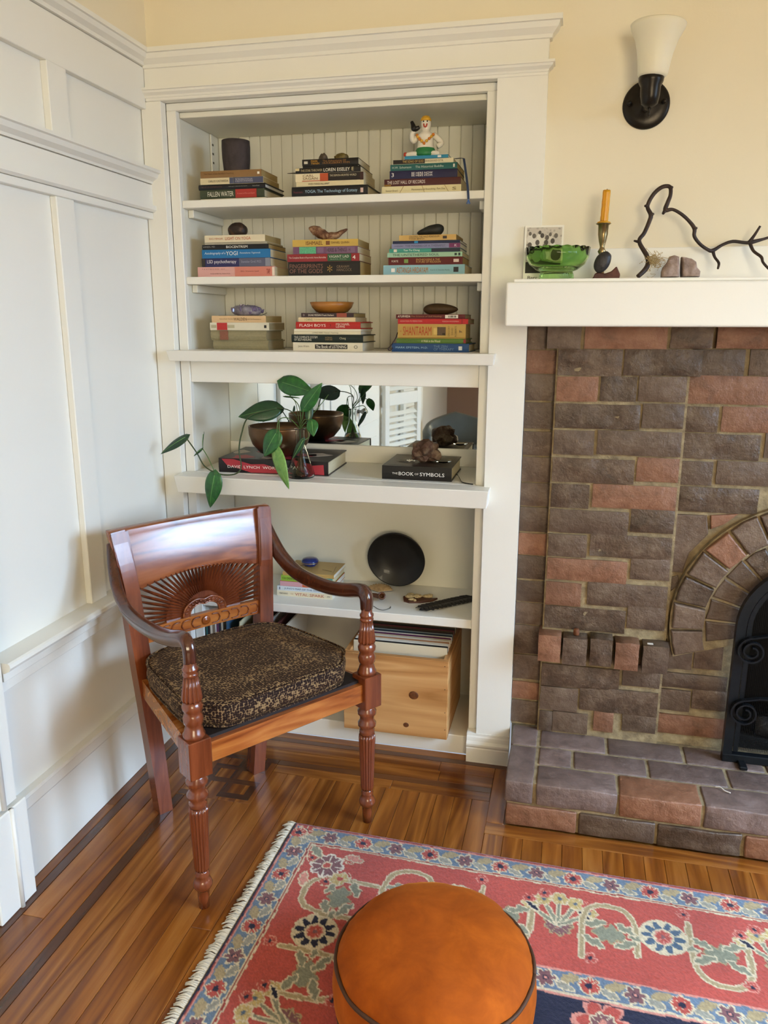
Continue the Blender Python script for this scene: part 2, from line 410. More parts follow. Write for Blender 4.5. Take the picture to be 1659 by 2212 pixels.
# ================================================================== built-in bookcase
bc = thing('built_in_bookcase', 'white built-in bookcase with moulded casing, shelves and a mirrored niche', 'bookcase', (.55, 0, 0))
def bb(name, x0, x1, y0, y1, z0, z1, mat=paint, bev=.0015):
    o = box(name, x0, x1, y0, y1, z0, z1, mat, bc, bev); o.location = (-.55, 0, 0); return o
def bp(o): o.parent = bc; o.location = Vector(o.location)-Vector((.55, 0, 0)); return o
bb('casing', -.016, .045, 0, .030, 0, 1.925)
cas = [(.985, .0938), (1.0865, .0938), (1.0865, 1.40), (1.111, 1.40), (1.111, 1.925), (.985, 1.925)]
bp(obj('casing', extrude_poly(cas, .030, 'y', a0=0), paint))
bb('head_casing', -.0, 1.111, -.002, .030, 1.925, 2.018)
def crown_x(prof, x1, name):
    # moulding along x with a mitred return at its right-hand end; prof: (out, z) with out = projection towards the room
    bm = bmesh.new(); A = []; Bv = []; Cv = []
    for out, z in prof:
        A.append(bm.verts.new((.0, -out, z))); Bv.append(bm.verts.new((x1+out, -out, z))); Cv.append(bm.verts.new((x1+out, .028, z)))
    n = len(prof)
    for R0, R1 in ((A, Bv), (Bv, Cv)):
        for i in range(n-1): bm.faces.new((R0[i], R1[i], R1[i+1], R0[i+1]))
    top = [A[-1], Bv[-1], Cv[-1], bm.verts.new((0, .028, prof[-1][1]))]; bm.faces.new(top)
    bot = [A[0], Bv[0], Cv[0], bm.verts.new((0, .028, prof[0][1]))]; bm.faces.new(bot[::-1])
    bm.faces.new([Cv[i] for i in range(n)]+[top[3], bot[3]])
    bmesh.ops.recalc_face_normals(bm, faces=bm.faces[:])
    return bp(obj(name, bm, paint))
crown_x([(0, 2.006), (.006, 2.008), (.008, 2.016), (.020, 2.028), (.024, 2.040), (.030, 2.041), (.030, 2.053)], 1.111, 'crown_moulding')
crown_x([(0, 1.932), (.004, 1.933), (.006, 1.938), (.014, 1.944), (.016, 1.949), (.020, 1.950), (.020, 1.956)], 1.107, 'bed_moulding')
for a, b in ((.045, .075), (.957, .985)):
    bb('stop', a, b, .030, .052, .062, 1.905); bb('side_panel', a, b-.001, .052, .32, .062, 1.905, shelf_paint)
bb('head_stop', .045, .985, .030, .052, 1.905, 1.925)
bb('niche_top', .075, .957, .052, .32, 1.890, 1.905, shelf_paint)
npl = 25; wpl = .882/npl
pl_me = None
for k in range(npl):
    x0 = .075+k*wpl
    if pl_me is None:
        o = obj('beadboard_plank', box_bm(0, wpl-.0008, .308, .320, 1.2415, 1.890, .0022), shelf_paint, bc); pl_me = o.data
    else: o = obj('beadboard_plank', pl_me, None, bc)
    o.location = (x0-.55, 0, 0)
bb('back_panel', .075, .957, .320, .333, .062, 1.890, shelf_paint, 0)
for z in (1.667, 1.453):
    bb('shelf', .0755, .9565, .040, .308, z-.021, z, paint)
    for xs in (.0755, .9395): bb('shelf_cleat', xs, xs+.017, .075, .285, z-.044, z-.0215, shelf_paint)
bb('shelf_standard', .0755, .081, .245, .262, 1.668, 1.889, shelf_paint, .001)
for k in range(7): bb('pin_slot', .081, .082, .249, .258, 1.70+k*.026, 1.706+k*.026, plain('slot_dark', '6b6450', .8, var=0), 0)
def sill(name, x0, x1, yf, z0, z1, dx, dy):
    bm = bmesh.new()
    P = [(x0+dx, yf+dy, z0), (x1-dx, yf+dy, z0), (x1-dx, .02, z0), (x0+dx, .02, z0), (x0, yf, z1), (x1, yf, z1), (x1, .02, z1), (x0, .02, z1)]
    vs = [bm.verts.new(p) for p in P]
    for q in ((0, 3, 2, 1), (4, 5, 6, 7), (0, 1, 5, 4), (1, 2, 6, 5), (2, 3, 7, 6), (3, 0, 4, 7)): bm.faces.new([vs[i] for i in q])
    bmesh.ops.bevel(bm, geom=bm.edges[:], offset=.002, segments=2, affect='EDGES', profile=.5)
    return bp(obj(name, bm, paint))
sill('ledge', .0365, 1.0055, -.04, 1.2095, 1.2405, .004, .010); bb('shelf', .0755, .9565, .020, .308, 1.2195, 1.2410, paint)
sill('ledge', .0475, 1.0035, -.06, .814, .8675, .006, .012); bb('shelf', .0755, .9565, .020, .320, .840, .8680, paint)
NT = at_y(720, 831, .04).z
bb('apron', .0755, .9565, .036, .056, NT, 1.2195)
bb('apron', .0755, .9565, .030, .050, .795, .840)
mirror_m = plain('mirror_silver', (.93, .95, .94), .015, 1, var=0)
bb('mirror', .0755, .9565, .309, .312, .925, 1.2195, mirror_m, 0)
bb('mirror_ledge', .0755, .9565, .302, .320, .868, .925)
bb('mirror_backing', .0755, .9565, .312, .320, .925, 1.2195, shelf_paint, 0)
bb('shelf', .0755, .9565, .032, .320, .420, .448, paint, .002)
bb('base', .045, .985, .030, .320, 0, .062, paint, .002)
prof = [(.028, 0), (-.0105, 0), (-.0105, .046), (-.008, .049), (-.0125, .056), (-.0125, .062), (-.006, .070), (-.004, .082), (-.002, .086), (-.002, .0936), (.028, .0936)]
bp(mould_x('plinth_block', prof, .957, 1.0865, paint, None))
# ================================================================== brick fireplace
def brick_mat(name, stops, gloss):
    mt, t, b = nt(name); v = coords(t, 'Object', (1, 1, 1), 20)
    col = ramp(t, noisen(t, v, 22, 5, .62, .5), stops)
    oi = t.nodes.new('ShaderNodeObjectInfo'); hs = t.nodes.new('ShaderNodeHueSaturation')
    mr = t.nodes.new('ShaderNodeMapRange'); mr.inputs['To Min'].default_value = .78; mr.inputs['To Max'].default_value = 1.2
    t.links.new(oi.outputs['Random'], mr.inputs['Value']); t.links.new(mr.outputs[0], hs.inputs['Value'])
    t.links.new(col, hs.inputs['Color']); t.links.new(hs.outputs[0], b.inputs['Base Color'])
    b.inputs['Roughness'].default_value = gloss; b.inputs['Specular IOR Level'].default_value = .5
    f = noisen(t, v, 55, 6, .65); bump(t, b, f, .8, .005)
    M[name] = mt; return mt
bk = {'d': brick_mat('brick_brown', [(.25, '4c3a2d'), (.5, '624e3e'), (.75, '756250')], .33),
      'r': brick_mat('brick_red', [(.25, '68452f'), (.5, '865b42'), (.75, '986d52')], .38),
      'k': brick_mat('brick_clinker', [(.25, '3d2e22'), (.5, '5a4636'), (.75, '776452')], .27),
      'h': brick_mat('brick_hearth', [(.25, '5a4a42'), (.5, '735f56'), (.75, '87736a')], .42)}
mt, t, b = nt('mortar'); v = coords(t)
t.links.new(ramp(t, noisen(t, v, 40, 5), [(.3, '75644a'), (.6, '9c8965'), (.8, 'b5a17c')]), b.inputs['Base Color'])
b.inputs['Roughness'].default_value = .9; bump(t, b, noisen(t, v, 120, 5), .5, .004); mortar = mt
fp = thing('brick_fireplace', 'brown clinker-brick fireplace with an arched opening and brick hearth', 'fireplace', (1.87, 0, 0))
seedc = [0]
def brick_mesh(w, d, h, rough):
    """rounded box, centred in x/z, front at y=0 going back to y=d; the front is a little molten and uneven"""
    seedc[0] += 1; sd = seedc[0]
    bm = bmesh.new(); nx = max(3, int(w/.03)+1); nz = 4
    g = []
    r = .0042
    for j in range(nz+1):
        row = []
        for i in range(nx+1):
            u = i/nx; q = j/nz
            x = -w/2+w*u; z = -h/2+h*q
            edge = min(min(u, 1-u)*w, min(q, 1-q)*h)
            y = r*max(0, 1-edge/r)**2 if edge < r else 0
            n = noise.fractal(Vector((x*28+sd*5.3, z*28, sd*1.1)), 1, 2, 3)
            y += rough*n*.0055*min(1, edge/.006)
            if i in (0, nx): x += .0016*noise.noise(Vector((sd*2.2, z*60, i)))
            if j in (0, nz): z += .0016*noise.noise(Vector((x*50, sd*3.7, j)))
            row.append(bm.verts.new((x, y, z)))
        g.append(row)
    for j in range(nz):
        for i in range(nx): bm.faces.new((g[j][i], g[j][i+1], g[j+1][i+1], g[j+1][i]))
    rim = [g[0][i] for i in range(nx)]+[g[j][nx] for j in range(nz)]+[g[nz][i] for i in range(nx, 0, -1)]+[g[j][0] for j in range(nz, 0, -1)]
    back = [bm.verts.new((v_.co.x, d, v_.co.z)) for v_ in rim]; n = len(rim); rim = [bm.verts.new(v_.co) for v_ in rim]
    for i in range(n): bm.faces.new((rim[(i+1) % n], rim[i], back[i], back[(i+1) % n]))
    bm.faces.new(back)
    bmesh.ops.recalc_face_normals(bm, faces=bm.faces[:])
    return bm
def brick(x0, x1, z0, z1, Y, c='d', d=.05, rough=None, parent=None, name='brick'):
    rough = {'d': .6, 'r': .7, 'k': 2.2, 'h': .3}[c] if rough is None else rough
    z0 -= .0018; z1 = min(z1+.0018, 1.3128); x0 -= .001; x1 += .001
    o = obj(name, brick_mesh(x1-x0, d, z1-z0, rough), bk[c], fp, True)
    o.location = ((x0+x1)/2-1.87, Y+random.uniform(-.0015, .0015), (z0+z1)/2)
    return o
def pbrick(xl, xr, yt, yb, Y, c='d', d=.05, mirror=True):
    a = at_y(xl, yt, Y); b2 = at_y(xl, yb, Y); r_ = at_y(xr, (yt+yb)/2, Y)
    x0 = (a.x+b2.x)/2; z1, z0 = a.z, b2.z; x1 = r_.x
    if abs(x0-1.18) < .028: x0 = 1.1735
    if Y == YP and abs(x1-1.50) < .03: x1 = 1.502
    if Y == YF and abs(x0-1.515) < .03: x0 = 1.5105
    brick(x0, x1, z0, z1, Y, c, d)
    if mirror and x1 < 1.62: brick(2*1.87-x1, 2*1.87-x0, z0, z1, Y, c, d)
YS, YP, YF, YRg = .016, -.014, .002, -.024   # strip, pier, field, arch ring
def q2(x, y): return 1080+x/2.865, 690+y/2.865
def q3(x, y): return 1070+x/2.817, 1250+y/2.817
# strip of headers beside the casing
rows = [(705, 751), (755, 803), (807, 861), (868, 922), (931, 980), (987, 1037), (1043, 1089.6), (1095, 1145), (1152, 1196), (1201, 1248), (1255, 1298), (1303, 1347), (1352, 1410), (1416, 1466), (1475, 1509), (1516, 1561)]
cols = 'dddddddddddddkdd'.replace('', '')
for k, (yt, yb) in enumerate(rows):
    ym = (yt+yb)/2
    zt, zb = at_y(1160, yt+3, YS).z, at_y(1160, yb+3, YS).z
    xl = 1.0885; xr = 1.168
    if k == 0: xr = at_y(1179, ym, YS).x
    c = 'r' if k in (1, 8, 14) else 'd'
    brick(xl, xr, zb, zt, YS, c); brick(2*1.87-xr, 2*1.87-xl, zb, zt, YS, c)
def row2(y0, y1, xs, Y, mirror=True):
    for x0, x1, c in xs:
        a, t_ = q2(x0, y0); e, b_ = q2(x1, y1); pbrick(a, e, t_, b_, Y, c, mirror=mirror)
def rest(y0, y1, xlast, xend, Y, c='dkrd'):     # the course carried on past the picture's edge, broken by the arch
    a, t_ = q2(xlast, y0); e_, b_ = q2(xlast, y1); x0 = at_y(a, (t_+b_)/2, Y).x+.011; z1, z0 = at_y(a, t_, Y).z, at_y(a, b_, Y).z; k = 0
    while x0 < xend-.02:
        x1 = min(x0+(.205 if k % 2 == 0 else .098), xend); k += 1
        cl = lambda x_: math.hypot(x_-1.868, z0-.516)
        if (min(cl(x0), cl(x1)) > .352 and not (x0 < 1.868 < x1 and z0 < .870)): brick(x0, x1, z0, z1, Y, c[k % len(c)])
        x0 = x1+.010
def row3(y0, y1, xs, Y, mirror=True, d=.05):
    for x0, x1, c in xs:
        a, t_ = q3(x0, y0); e, b_ = q3(x1, y1); pbrick(a, e, t_, b_, Y, c, d, mirror=mirror)
row2(45, 176, [(290+4, 500, 'd'), (527, 1035, 'r')], YP); row2(45, 176, [(1062, 1318, 'k'), (1350, 1880, 'r')], YP)
row2(187, 342, [(345, 755, 'k'), (772, 1250, 'k')], YP); row2(190, 345, [(1257, 1515, 'd'), (1550, 1900, 'd')], YF)
row2(357, 503, [(385, 605, 'r'), (625, 845, 'k'), (862, 1135, 'd')], YP); row2(350, 516, [(1170, 1700, 'r')], YF)
row2(525, 668, [(385, 865, 'k'), (885, 1110, 'd')], YP); row2(543, 692, [(1132, 1350, 'k'), (1377, 1860, 'r')], YF)
row2(690, 832, [(366, 580, 'd'), (605, 1095, 'd')], YP); row2(708, 855, [(1112, 1610, 'k'), (1645, 1900, 'd')], YF)
row2(860, 1000, [(360, 830, 'k'), (850, 1075, 'r')], YP); row2(880, 1018, [(1090, 1315, 'd'), (1345, 1830, 'd')], YF)
row2(1022, 1160, [(345, 550, 'k'), (575, 1050, 'r')], YP); row2(1037, 1180, [(1075, 1600, 'k')], YF)
row2(1178, 1312, [(342, 795, 'd'), (812, 1035, 'k')], YP)
row2(1332, 1462, [(343, 535, 'd'), (560, 1015, 'k')], YP)
row2(1480, 1605, [(333, 785, 'r'), (812, 1010, 'd')], YP)
row3(25, 158, [(345, 520, 'r'), (562, 1005, 'd')], YP)
row3(172, 300, [(358, 790, 'k'), (806, 1005, 'd')], YP)
for y0, y1, xl, xe, Y in ((45, 176, 1880, 2.285, YP), (190, 345, 1900, 2.150, YF), (350, 516, 1700, 2.2295, YF), (543, 692, 1860, 2.2295, YF), (708, 855, 1900, 2.2295, YF), (880, 1018, 1830, 2.2295, YF), (1037, 1180, 1600, 2.2295, YF), (1195, 1335, 2000, 2.2295, YF), (1350, 1480, 2350, 2.2295, YF)):
    rest(y0, y1, xl, xe, Y)
# corbelled ledge of five headers
Lz1, Lz0 = at_y(1165, 1374, -.06).z, at_y(1165, 1428, -.06).z
for (a, e, c), dz in zip(((262, 390, 'r'), (412, 550, 'd'), (580, 705, 'k'), (735, 868, 'r'), (905, 1050, 'd')), (0, -.002, .003, -.002, -.004)):
    xa, xb = at_y(q3(a, 0)[0], 1400, -.06).x, at_y(q3(e, 0)[0], 1430, -.06).x
    for s in (0, 1):
        A, E_ = (xa, xb) if not s else (2*1.87-xb, 2*1.87-xa)
        brick(A, E_, Lz0+dz, Lz1+dz, -.06, c, .10)
row3(522, 648, [(308, 755, 'k'), (778, 980, 'd')], YP)
row3(660, 795, [(300, 500, 'd'), (515, 955, 'k')], YP)
row3(812, 925, [(303, 345, 'd'), (350, 560, 'd'), (600, 716, 'r'), (775, 942, 'd')], YP)
# field beside the opening, below the spring of the arch
row3(393, 545, [(1050, 1198, 'd'), (1215, 1385, 'd')], YF, False); row3(570, 650, [(985, 1412, 'd')], YF, False)
row3(672, 790, [(972, 1185, 'd'), (1200, 1405, 'k')], YF, False); row3(822, 930, [(965, 1395, 'r')], YF, False)
for x0, x1, z0, z1 in ((2.10, 2.17, .39, .44), (2.10, 2.23, .31, .37), (2.10, 2.23, .235, .295), (2.10, 2.23, .145, .215)): brick(x0, x1, z0, z1, YF)
# wedge pieces between field and arch
def poly_brick(pts, Y, c, d=.04):
    P = [at_y(*p, Y) for p in pts]; cx_ = sum(p.x for p in P)/len(P); cz_ = sum(p.z for p in P)/len(P)
    for s in (1, -1):
        bm = extrude_poly([(s*(p.x-cx_), p.z-cz_) for p in P], d, 'y')
        bmesh.ops.bevel(bm, geom=[e for e in bm.edges if abs(e.verts[0].co.y)+abs(e.verts[1].co.y) < 1e-6], offset=.003, segments=2, affect='EDGES', profile=.5)
        o = obj('brick', bm, bk[c], fp); o.location = (s*(cx_-1.87), Y, cz_)
poly_brick([q2(*p) for p in ((1058, 1205), (1282, 1215), (1290, 1330), (1170, 1450), (1130, 1570), (1035, 1560))], YF, 'd')
poly_brick([q2(*p) for p in ((1305, 1215), (1480, 1205), (1390, 1270), (1305, 1300))], YF, 'r')
poly_brick([q2(*p) for p in ((1020, 1610), (1105, 1580), (1110, 1640), (1040, 1700))], YF+.006, 'k')
# arch: two rings of headers
AC = (1.868, .516)
def ring(r0, r1, n, Y, cols, a0=0, a1=PI):
    for k in range(n):
        t0 = a0+(a1-a0)*k/n+.012; t1 = a0+(a1-a0)*(k+1)/n-.012
        bm = bmesh.new(); d = .075; A = []
        tm = (t0+t1)/2; cm = ((r0+r1)/2*math.cos(tm), (r0+r1)/2*math.sin(tm))
        pts = []
        for rr, tt in ((r0, t0), (r0, tm), (r0, t1), (r1, t1), (r1, tm), (r1, t0)):
            j = random.uniform(-.0025, .0025)
            pts.append(((rr+j)*math.cos(tt)-cm[0], (rr+j)*math.sin(tt)-cm[1]))
        extrude_poly(pts, d, 'y', bm)
        bmesh.ops.bevel(bm, geom=[e for e in bm.edges if abs(e.verts[0].co.y)+abs(e.verts[1].co.y) < 1e-6], offset=.004, segments=2, affect='EDGES', profile=.5)
        o = obj('arch_brick', bm, bk[cols[k % len(cols)]], fp); o.location = (AC[0]+cm[0]-1.87, Y+random.uniform(-.002, .002), AC[1]+cm[1])
ring(.268, .349, 16, YRg, 'rddkdrddkddrdkdd', -.30, PI+.30)
ring(.168, .260, 14, YRg+.012, 'ddkddrdddkdddd', -.22, PI+.22)
# firebox behind the arch
soot = plain('soot', '17140f', .9, var=.2, bmp=.4)
for nm_, q_ in (('firebox_back', (1.69, 2.05, .34, .36, .1325, .70)), ('firebox_side', (1.686, 1.70, .052, .34, .1325, .70)), ('firebox_side', (2.04, 2.054, .052, .34, .1325, .70)), ('firebox_top', (1.686, 2.054, .052, .36, .69, .704)), ('firebox_floor', (1.686, 2.054, .03, .36, .1315, .1335))):
    box(nm_, q_[0]-1.87, q_[1]-1.87, *q_[2:], soot, fp)
# mortar beds
def slab(x0, x1, z0, z1, y): box('mortar_bed', x0-1.87, x1-1.87, y, y+.03, z0, z1, mortar, fp)
slab(1.0885, 1.172, .13, 1.313, YS+.008); slab(2.568, 2.6515, .13, 1.313, YS+.008)
slab(1.168, 1.51, .13, 1.313, YP+.009); slab(2.23, 2.572, .13, 1.313, YP+.009)
# field mortar with the arched hole
N = 24; out = []
pts = [(1.50, .13), (1.50, 1.313), (2.24, 1.313), (2.24, .13), (2.035, .13), (2.035, AC[1])]
pts += [(AC[0]+.167*math.cos(PI*k/N), AC[1]+.167*math.sin(PI*k/N)) for k in range(1, N)]+[(1.701, AC[1]), (1.701, .13)]
f_ = bm2 = bmesh.new(); extrude_poly([(x-1.87, z) for x, z in pts], .03, 'y', bm2, YF+.009)
bmesh.ops.triangulate(bm2, faces=bm2.faces[:]); obj('mortar_bed', bm2, mortar, fp)
def annulus(r0, r1, y, dd, a0, a1):
    pts = [(AC[0]-1.87+r1*math.cos(a0+(a1-a0)*k/40), AC[1]+r1*math.sin(a0+(a1-a0)*k/40)) for k in range(41)]
    pts += [(AC[0]-1.87+r0*math.cos(a1-(a1-a0)*k/40), AC[1]+r0*math.sin(a1-(a1-a0)*k/40)) for k in range(41)]
    b_ = extrude_poly(pts, dd, 'y', None, y); bmesh.ops.triangulate(b_, faces=b_.faces[:]); obj('mortar_bed', b_, mortar, fp)
annulus(.169, .353, YRg+.016, .04, -.31, PI+.31)
# hearth: front course, top bricks, end bricks
HX, HF, HT = 1.0975, -.299, .1325
def hbrick(x0, x1, y0, y1, z0, z1, c, rough=.35, top=True):
    """brick seen from above: rounded, uneven top"""
    seedc[0] += 1; sd = seedc[0]; bm = box_bm(x0, x1, y0, y1, z0, z1)
    bmesh.ops.subdivide_edges(bm, edges=bm.edges[:], cuts=2, use_grid_fill=True)
    cxm, cym, czm = (x0+x1)/2, (y0+y1)/2, (z0+z1)/2
    for v_ in bm.verts:
        n = noise.noise_vector(v_.co*22+Vector((sd, sd*2, 0)))
        v_.co += Vector((n.x*.0022, n.y*.0022, n.z*.0022))*rough*2
    bmesh.ops.bevel(bm, geom=[e for e in bm.edges if e.calc_face_angle(0) > 1.0], offset=.004, segments=2, affect='EDGES', profile=.5)
    for v_ in bm.verts: v_.co -= Vector((cxm, cym, czm))
    o = obj('hearth_brick', bm, bk[c], fp, True); o.location = (cxm-1.87, cym, czm); return o
def hx(a, y=1330): return at_y(q3(a, 0)[0], 1720, HF).x
zc = .066
xs = [HX]+[hx(a) for a in (510, 1000, 1545)]; xs += [xs[-1]+.21*k for k in (1, 2, 3, 4, 5)]
xs = [x_ for x_ in xs if x_ < 2.6]+[2.645]
for k in range(len(xs)-1): hbrick(xs[k]+.004, xs[k+1]-.004, HF, HF+.09, .0, zc-.004, 'rdkrdkrdr'[k % 9], 1.4 if k == 2 else .7)
xs = [HX+.079, hx(750), hx(1275)]; xs += [xs[-1]+.212*k for k in (1, 2, 3, 4, 5)]; xs = [x_ for x_ in xs if x_ < 2.5]+[2.566]
for k in range(len(xs)-1): hbrick(xs[k]+.004, xs[k+1]-.004, HF, HF+.098, zc+.004, HT, 'hrhhrhhh'[k % 8], .8)
hbrick(HX, HX+.073, HF, HF+.19, zc+.004, HT, 'h'); hbrick(HX, HX+.073, HF+.198, .012, zc+.004, HT, 'h')
hbrick(2.572, 2.645, HF, HF+.19, zc+.004, HT, 'h'); hbrick(2.572, 2.645, HF+.198, .012, zc+.004, HT, 'h')
xs = [HX+.079, HX+.175, HX+.375, HX+.58, HX+.79, HX+1.0, HX+1.21, 2.566]
for k in range(len(xs)-1): hbrick(xs[k]+.004, xs[k+1]-.004, HF+.105, HF+.195, zc+.004, HT, 'hhhh'[k % 4])
xs = [HX+.079, HX+.27, HX+.48, HX+.69, HX+.90, HX+1.1, HX+1.3, 2.566]
for k in range(len(xs)-1): hbrick(xs[k]+.004, xs[k+1]-.004, HF+.203, -.004, zc+.004, HT, 'hhhd'[k % 4])
hm = bmesh.new(); box_bm(HX+.006-1.87, 2.639-1.87, HF+.007, .02, .0, HT-.0035, bm=hm); obj('mortar_bed', hm, mortar, fp)
# mantel shelf
mt_ = thing('mantel_shelf', 'thick white painted mantel shelf above the brown bricks', 'mantel', (1.87, 0, 1.3135))
MT = 1.4185
def mantel_plan(x0, yf): return [(x0-1.87, yf), (1.87-x0, yf), (1.87-x0, -.001), (.755, -.001), (.755, .0245), (1.1125-1.87, .0245), (1.1125-1.87, -.001), (x0-1.87, -.001)]
bm = extrude_poly(mantel_plan(1.041, -.18), MT-1.3135, 'z'); bmesh.ops.bevel(bm, geom=bm.edges[:], offset=.005, segments=3, affect='EDGES', profile=.5); obj('beam', bm, paint, mt_)
MT2 = MT+.0085
bm = extrude_poly(mantel_plan(1.058, -.165), MT2-MT, 'z', None, MT-1.3135); bmesh.ops.bevel(bm, geom=bm.edges[:], offset=.002, segments=1, affect='EDGES', profile=.5); obj('top_board', bm, paint, mt_)
MTOP = MT2
bsz = at_y(1300, 537, .02).z
bs = struct(box('trim_2', 1.1115, 2.70, .0165, .0245, MTOP, bsz, paint, None, .0015))
# ---- iron fire screen
iron = plain('black_iron', '1f2327', .36, .6, var=.15, nscale=40, bmp=.15)
mesh_m = plain('screen_mesh', '1a1b1c', .5, .7, var=.1)
fs = thing('fire_screen', 'black iron arched fire screen with mesh and scrolled bars on the hearth', 'fire screen', (1.868, -.052, HT))
sw = .190; sh = .395
def arch_path(r, z0, n=24): return [Vector((-r, 0, z0))]+[Vector((-r*math.cos(PI*k/n), 0, sh+r*math.sin(PI*k/n))) for k in range(n+1)]+[Vector((r, 0, z0))]
obj('frame', sweep(arch_path(sw-.012, .0), lambda i, n: [(-.011, -.012), (.011, -.012), (.011, .012), (-.011, .012)], up=(0, 1, 0)), iron, fs)
box('bottom_bar', -sw, sw, -.012, .012, 0, .024, iron, fs, .002)
obj('inner_frame', sweep(arch_path(sw-.034, .03), lambda i, n: [(-.004, -.006), (.004, -.006), (.004, .006), (-.004, .006)], up=(0, 1, 0)), iron, fs)
# woven mesh: fine wires both ways, one part
mbm = bmesh.new(); st = .0045
def wire(a, b_):
    d = (b_-a); r_ = .0004; nrm = Vector((0, 1, 0)).cross(d).normalized()*r_
    vs = [mbm.verts.new(p) for p in (a-nrm, a+nrm, b_+nrm, b_-nrm)]; mbm.faces.new(vs)
R_ = sw-.034; xx = -R_
while xx < R_:
    wire(Vector((xx, .004, .03)), Vector((xx, .004, sh+math.sqrt(max(0, R_*R_-xx*xx))))); xx += st
zz = .03
while zz < sh+R_:
    hw = R_ if zz < sh else math.sqrt(max(0, R_*R_-(zz-sh)**2))
    wire(Vector((-hw, .005, zz)), Vector((hw, .005, zz))); zz += st
o = obj('wire_mesh', mbm, mesh_m, fs); o['kind'] = 'stuff'
def scroll(cx_, cz_, r0, turns, start, sgn, tail=None):
    pts = []; n = int(turns*22)
    for k in range(n+1):
        a = start+sgn*2*PI*turns*k/n; r_ = r0*(1-.72*k/n)
        pts.append(Vector((cx_+r_*math.cos(a), -.02, cz_+r_*math.sin(a))))
    if tail: pts = [Vector((p[0], -.02, p[1])) for p in tail]+pts
    return obj('scroll_bar', sweep(pts, lambda i, n_: [(-.007, -.0022), (.007, -.0022), (.007, .0022), (-.007, .0022)], up=(0, 1, 0)), iron, fs)
for s in (1, -1):
    for zc_ in (.470-HT, .290-HT):
        cxs = -.148
        tl = [(s*x_, z_+zc_) for x_, z_ in ((-.005, -.006), (-.02, .018), (-.045, .036), (-.08, .047), (-.115, .046))]
        scroll(s*cxs, zc_, .038, 2.0, PI/2, s, tl)
box('centre_bar', -.007, .007, -.026, -.014, .02, sh+R_, iron, fs, .002)
for s in (-1, 1): box('foot', s*.14-.01, s*.14+.01, -.05, .03, 0, .01, iron, fs, .002)
# ash log and kindling behind the screen
lg = obj('charred_log', tube([(1.80, .12, HT+.03), (1.92, .10, HT+.032), (2.0, .11, HT+.03)], [.028, .032, .026], 12, 4), stone('charred', [(.3, '15120f'), (.6, '3b3530'), (.85, '8d857a')], 40, .9), None, True)
tag(lg, 'charred log lying in the firebox behind the iron screen', 'log')
# little things on the ledge and hearth
emb = obj('charred_stub', lathe([(.008, 0), (.0088, .004), (.008, .016), (.006, .019)], 14), plain('stub', '6a3c1c', .7, var=.5, nscale=120), None, True)
emb.location = (at_y(1245, 1366, -.03).x, -.028, Lz1+.001); tag(emb, 'tiny charred wood stub on the projecting brick ledge', 'wood stub')
tw = obj('twig_scrap', tube([(0, 0, .003), (.012, -.004, .006), (.02, -.014, .004), (.034, -.02, .003)], .0016, 6, 4), plain('pale_scrap', 'd8cfc0', .7), None, True)
p_ = at_z(1545, 1702, HT); tw.location = (p_.x, p_.y, HT); tag(tw, 'pale curled scrap of twig lying on the brick hearth', 'twig')
chip = obj('paint_chip', box_bm(-.008, .008, -.004, .004, 0, .003, .001), plain('pale_scrap', 'd8cfc0', .7)); chip.location = (at_y(1405, 1390, -.05).x, -.045, Lz1-.002+.001)
tag(chip, 'small pale chip on the right end of the brick ledge', 'chip')
# ================================================================== books
pg = {'c': 'd9cba6', 't': 'b39a63', 'w': 'e8e4d6', 'o': 'a39470'}
def pages_mat(k):
    n = 'pages_'+k
    if n in M: return M[n]
    mt, t, b = nt(n); v = coords(t, 'Object', (.02, .02, 1)); c = lin(pg[k])
    f = noisen(t, v, 900, 2)
    mx = t.nodes.new('ShaderNodeMixRGB'); mx.inputs[1].default_value = tuple(x*.72 for x in c[:3])+(1,); mx.inputs[2].default_value = c
    t.links.new(f, mx.inputs[0]); t.links.new(mx.outputs[0], b.inputs['Base Color']); b.inputs['Roughness'].default_value = .9
    M[n] = mt; return mt
def cover_mat(c, cloth=False):
    n = 'cover_'+c+('_cloth' if cloth else '')
    if n in M: return M[n]
    return plain(n, c, .85 if cloth else .38, var=.18 if cloth else .04, nscale=160 if cloth else 30, bmp=.3 if cloth else 0, bscale=500)
def book(L, D, T, color, label, page='c', hard=False, cloth=False, texts=(), panels=(), name='book', loc=(0, 0, 0), rotz=0, group=None, rnd_spine=0):
    """lies flat, spine towards -y; local x 0..L, y 0..D, z 0..T"""
    t_ = thing(name, label, 'book', loc, rotz, group)
    ct = .0028 if hard else .0012; ov = .0035 if hard else 0
    cm = cover_mat(color, cloth)
    # U-shaped cover: profile in (y,z)
    n = 5; bulge = rnd_spine or (.0022 if hard else .0008)
    outer = [(D, 0)]+[(bulge*(1-math.sin(PI*k/n)), T*k/n) for k in range(n+1)]+[(D, T)]
    inner = [(D, T-ct), (ct+.0015, T-ct), (ct+.0015, ct), (D, ct)]
    obj('cover', extrude_poly(outer+inner, L, 'x'), cm, t_)
    ins = .0006 if not hard else .0035
    obj('pages', box_bm(ins, L-ins, ct+.0016, D-ov-.0005, ct+.0001, T-ct-.0001), pages_mat(page), t_)
    for x0, x1, z0, z1, c in panels:
        box('spine_panel', x0*L, x1*L, -.0004, .0012, max(z0*T, .0006), min(z1*T, T-.0006), C(c) if isinstance(c, str) else c, t_)
    for tx in texts:
        s, x0, x1, zc, h, c = tx[:6]; k = tx[6] if len(tx) > 6 else {}
        text(s, t_, x0*L, x1*L, zc*T, h*T, C(c), y=-.0010, name='spine_lettering', **k)
    return t_
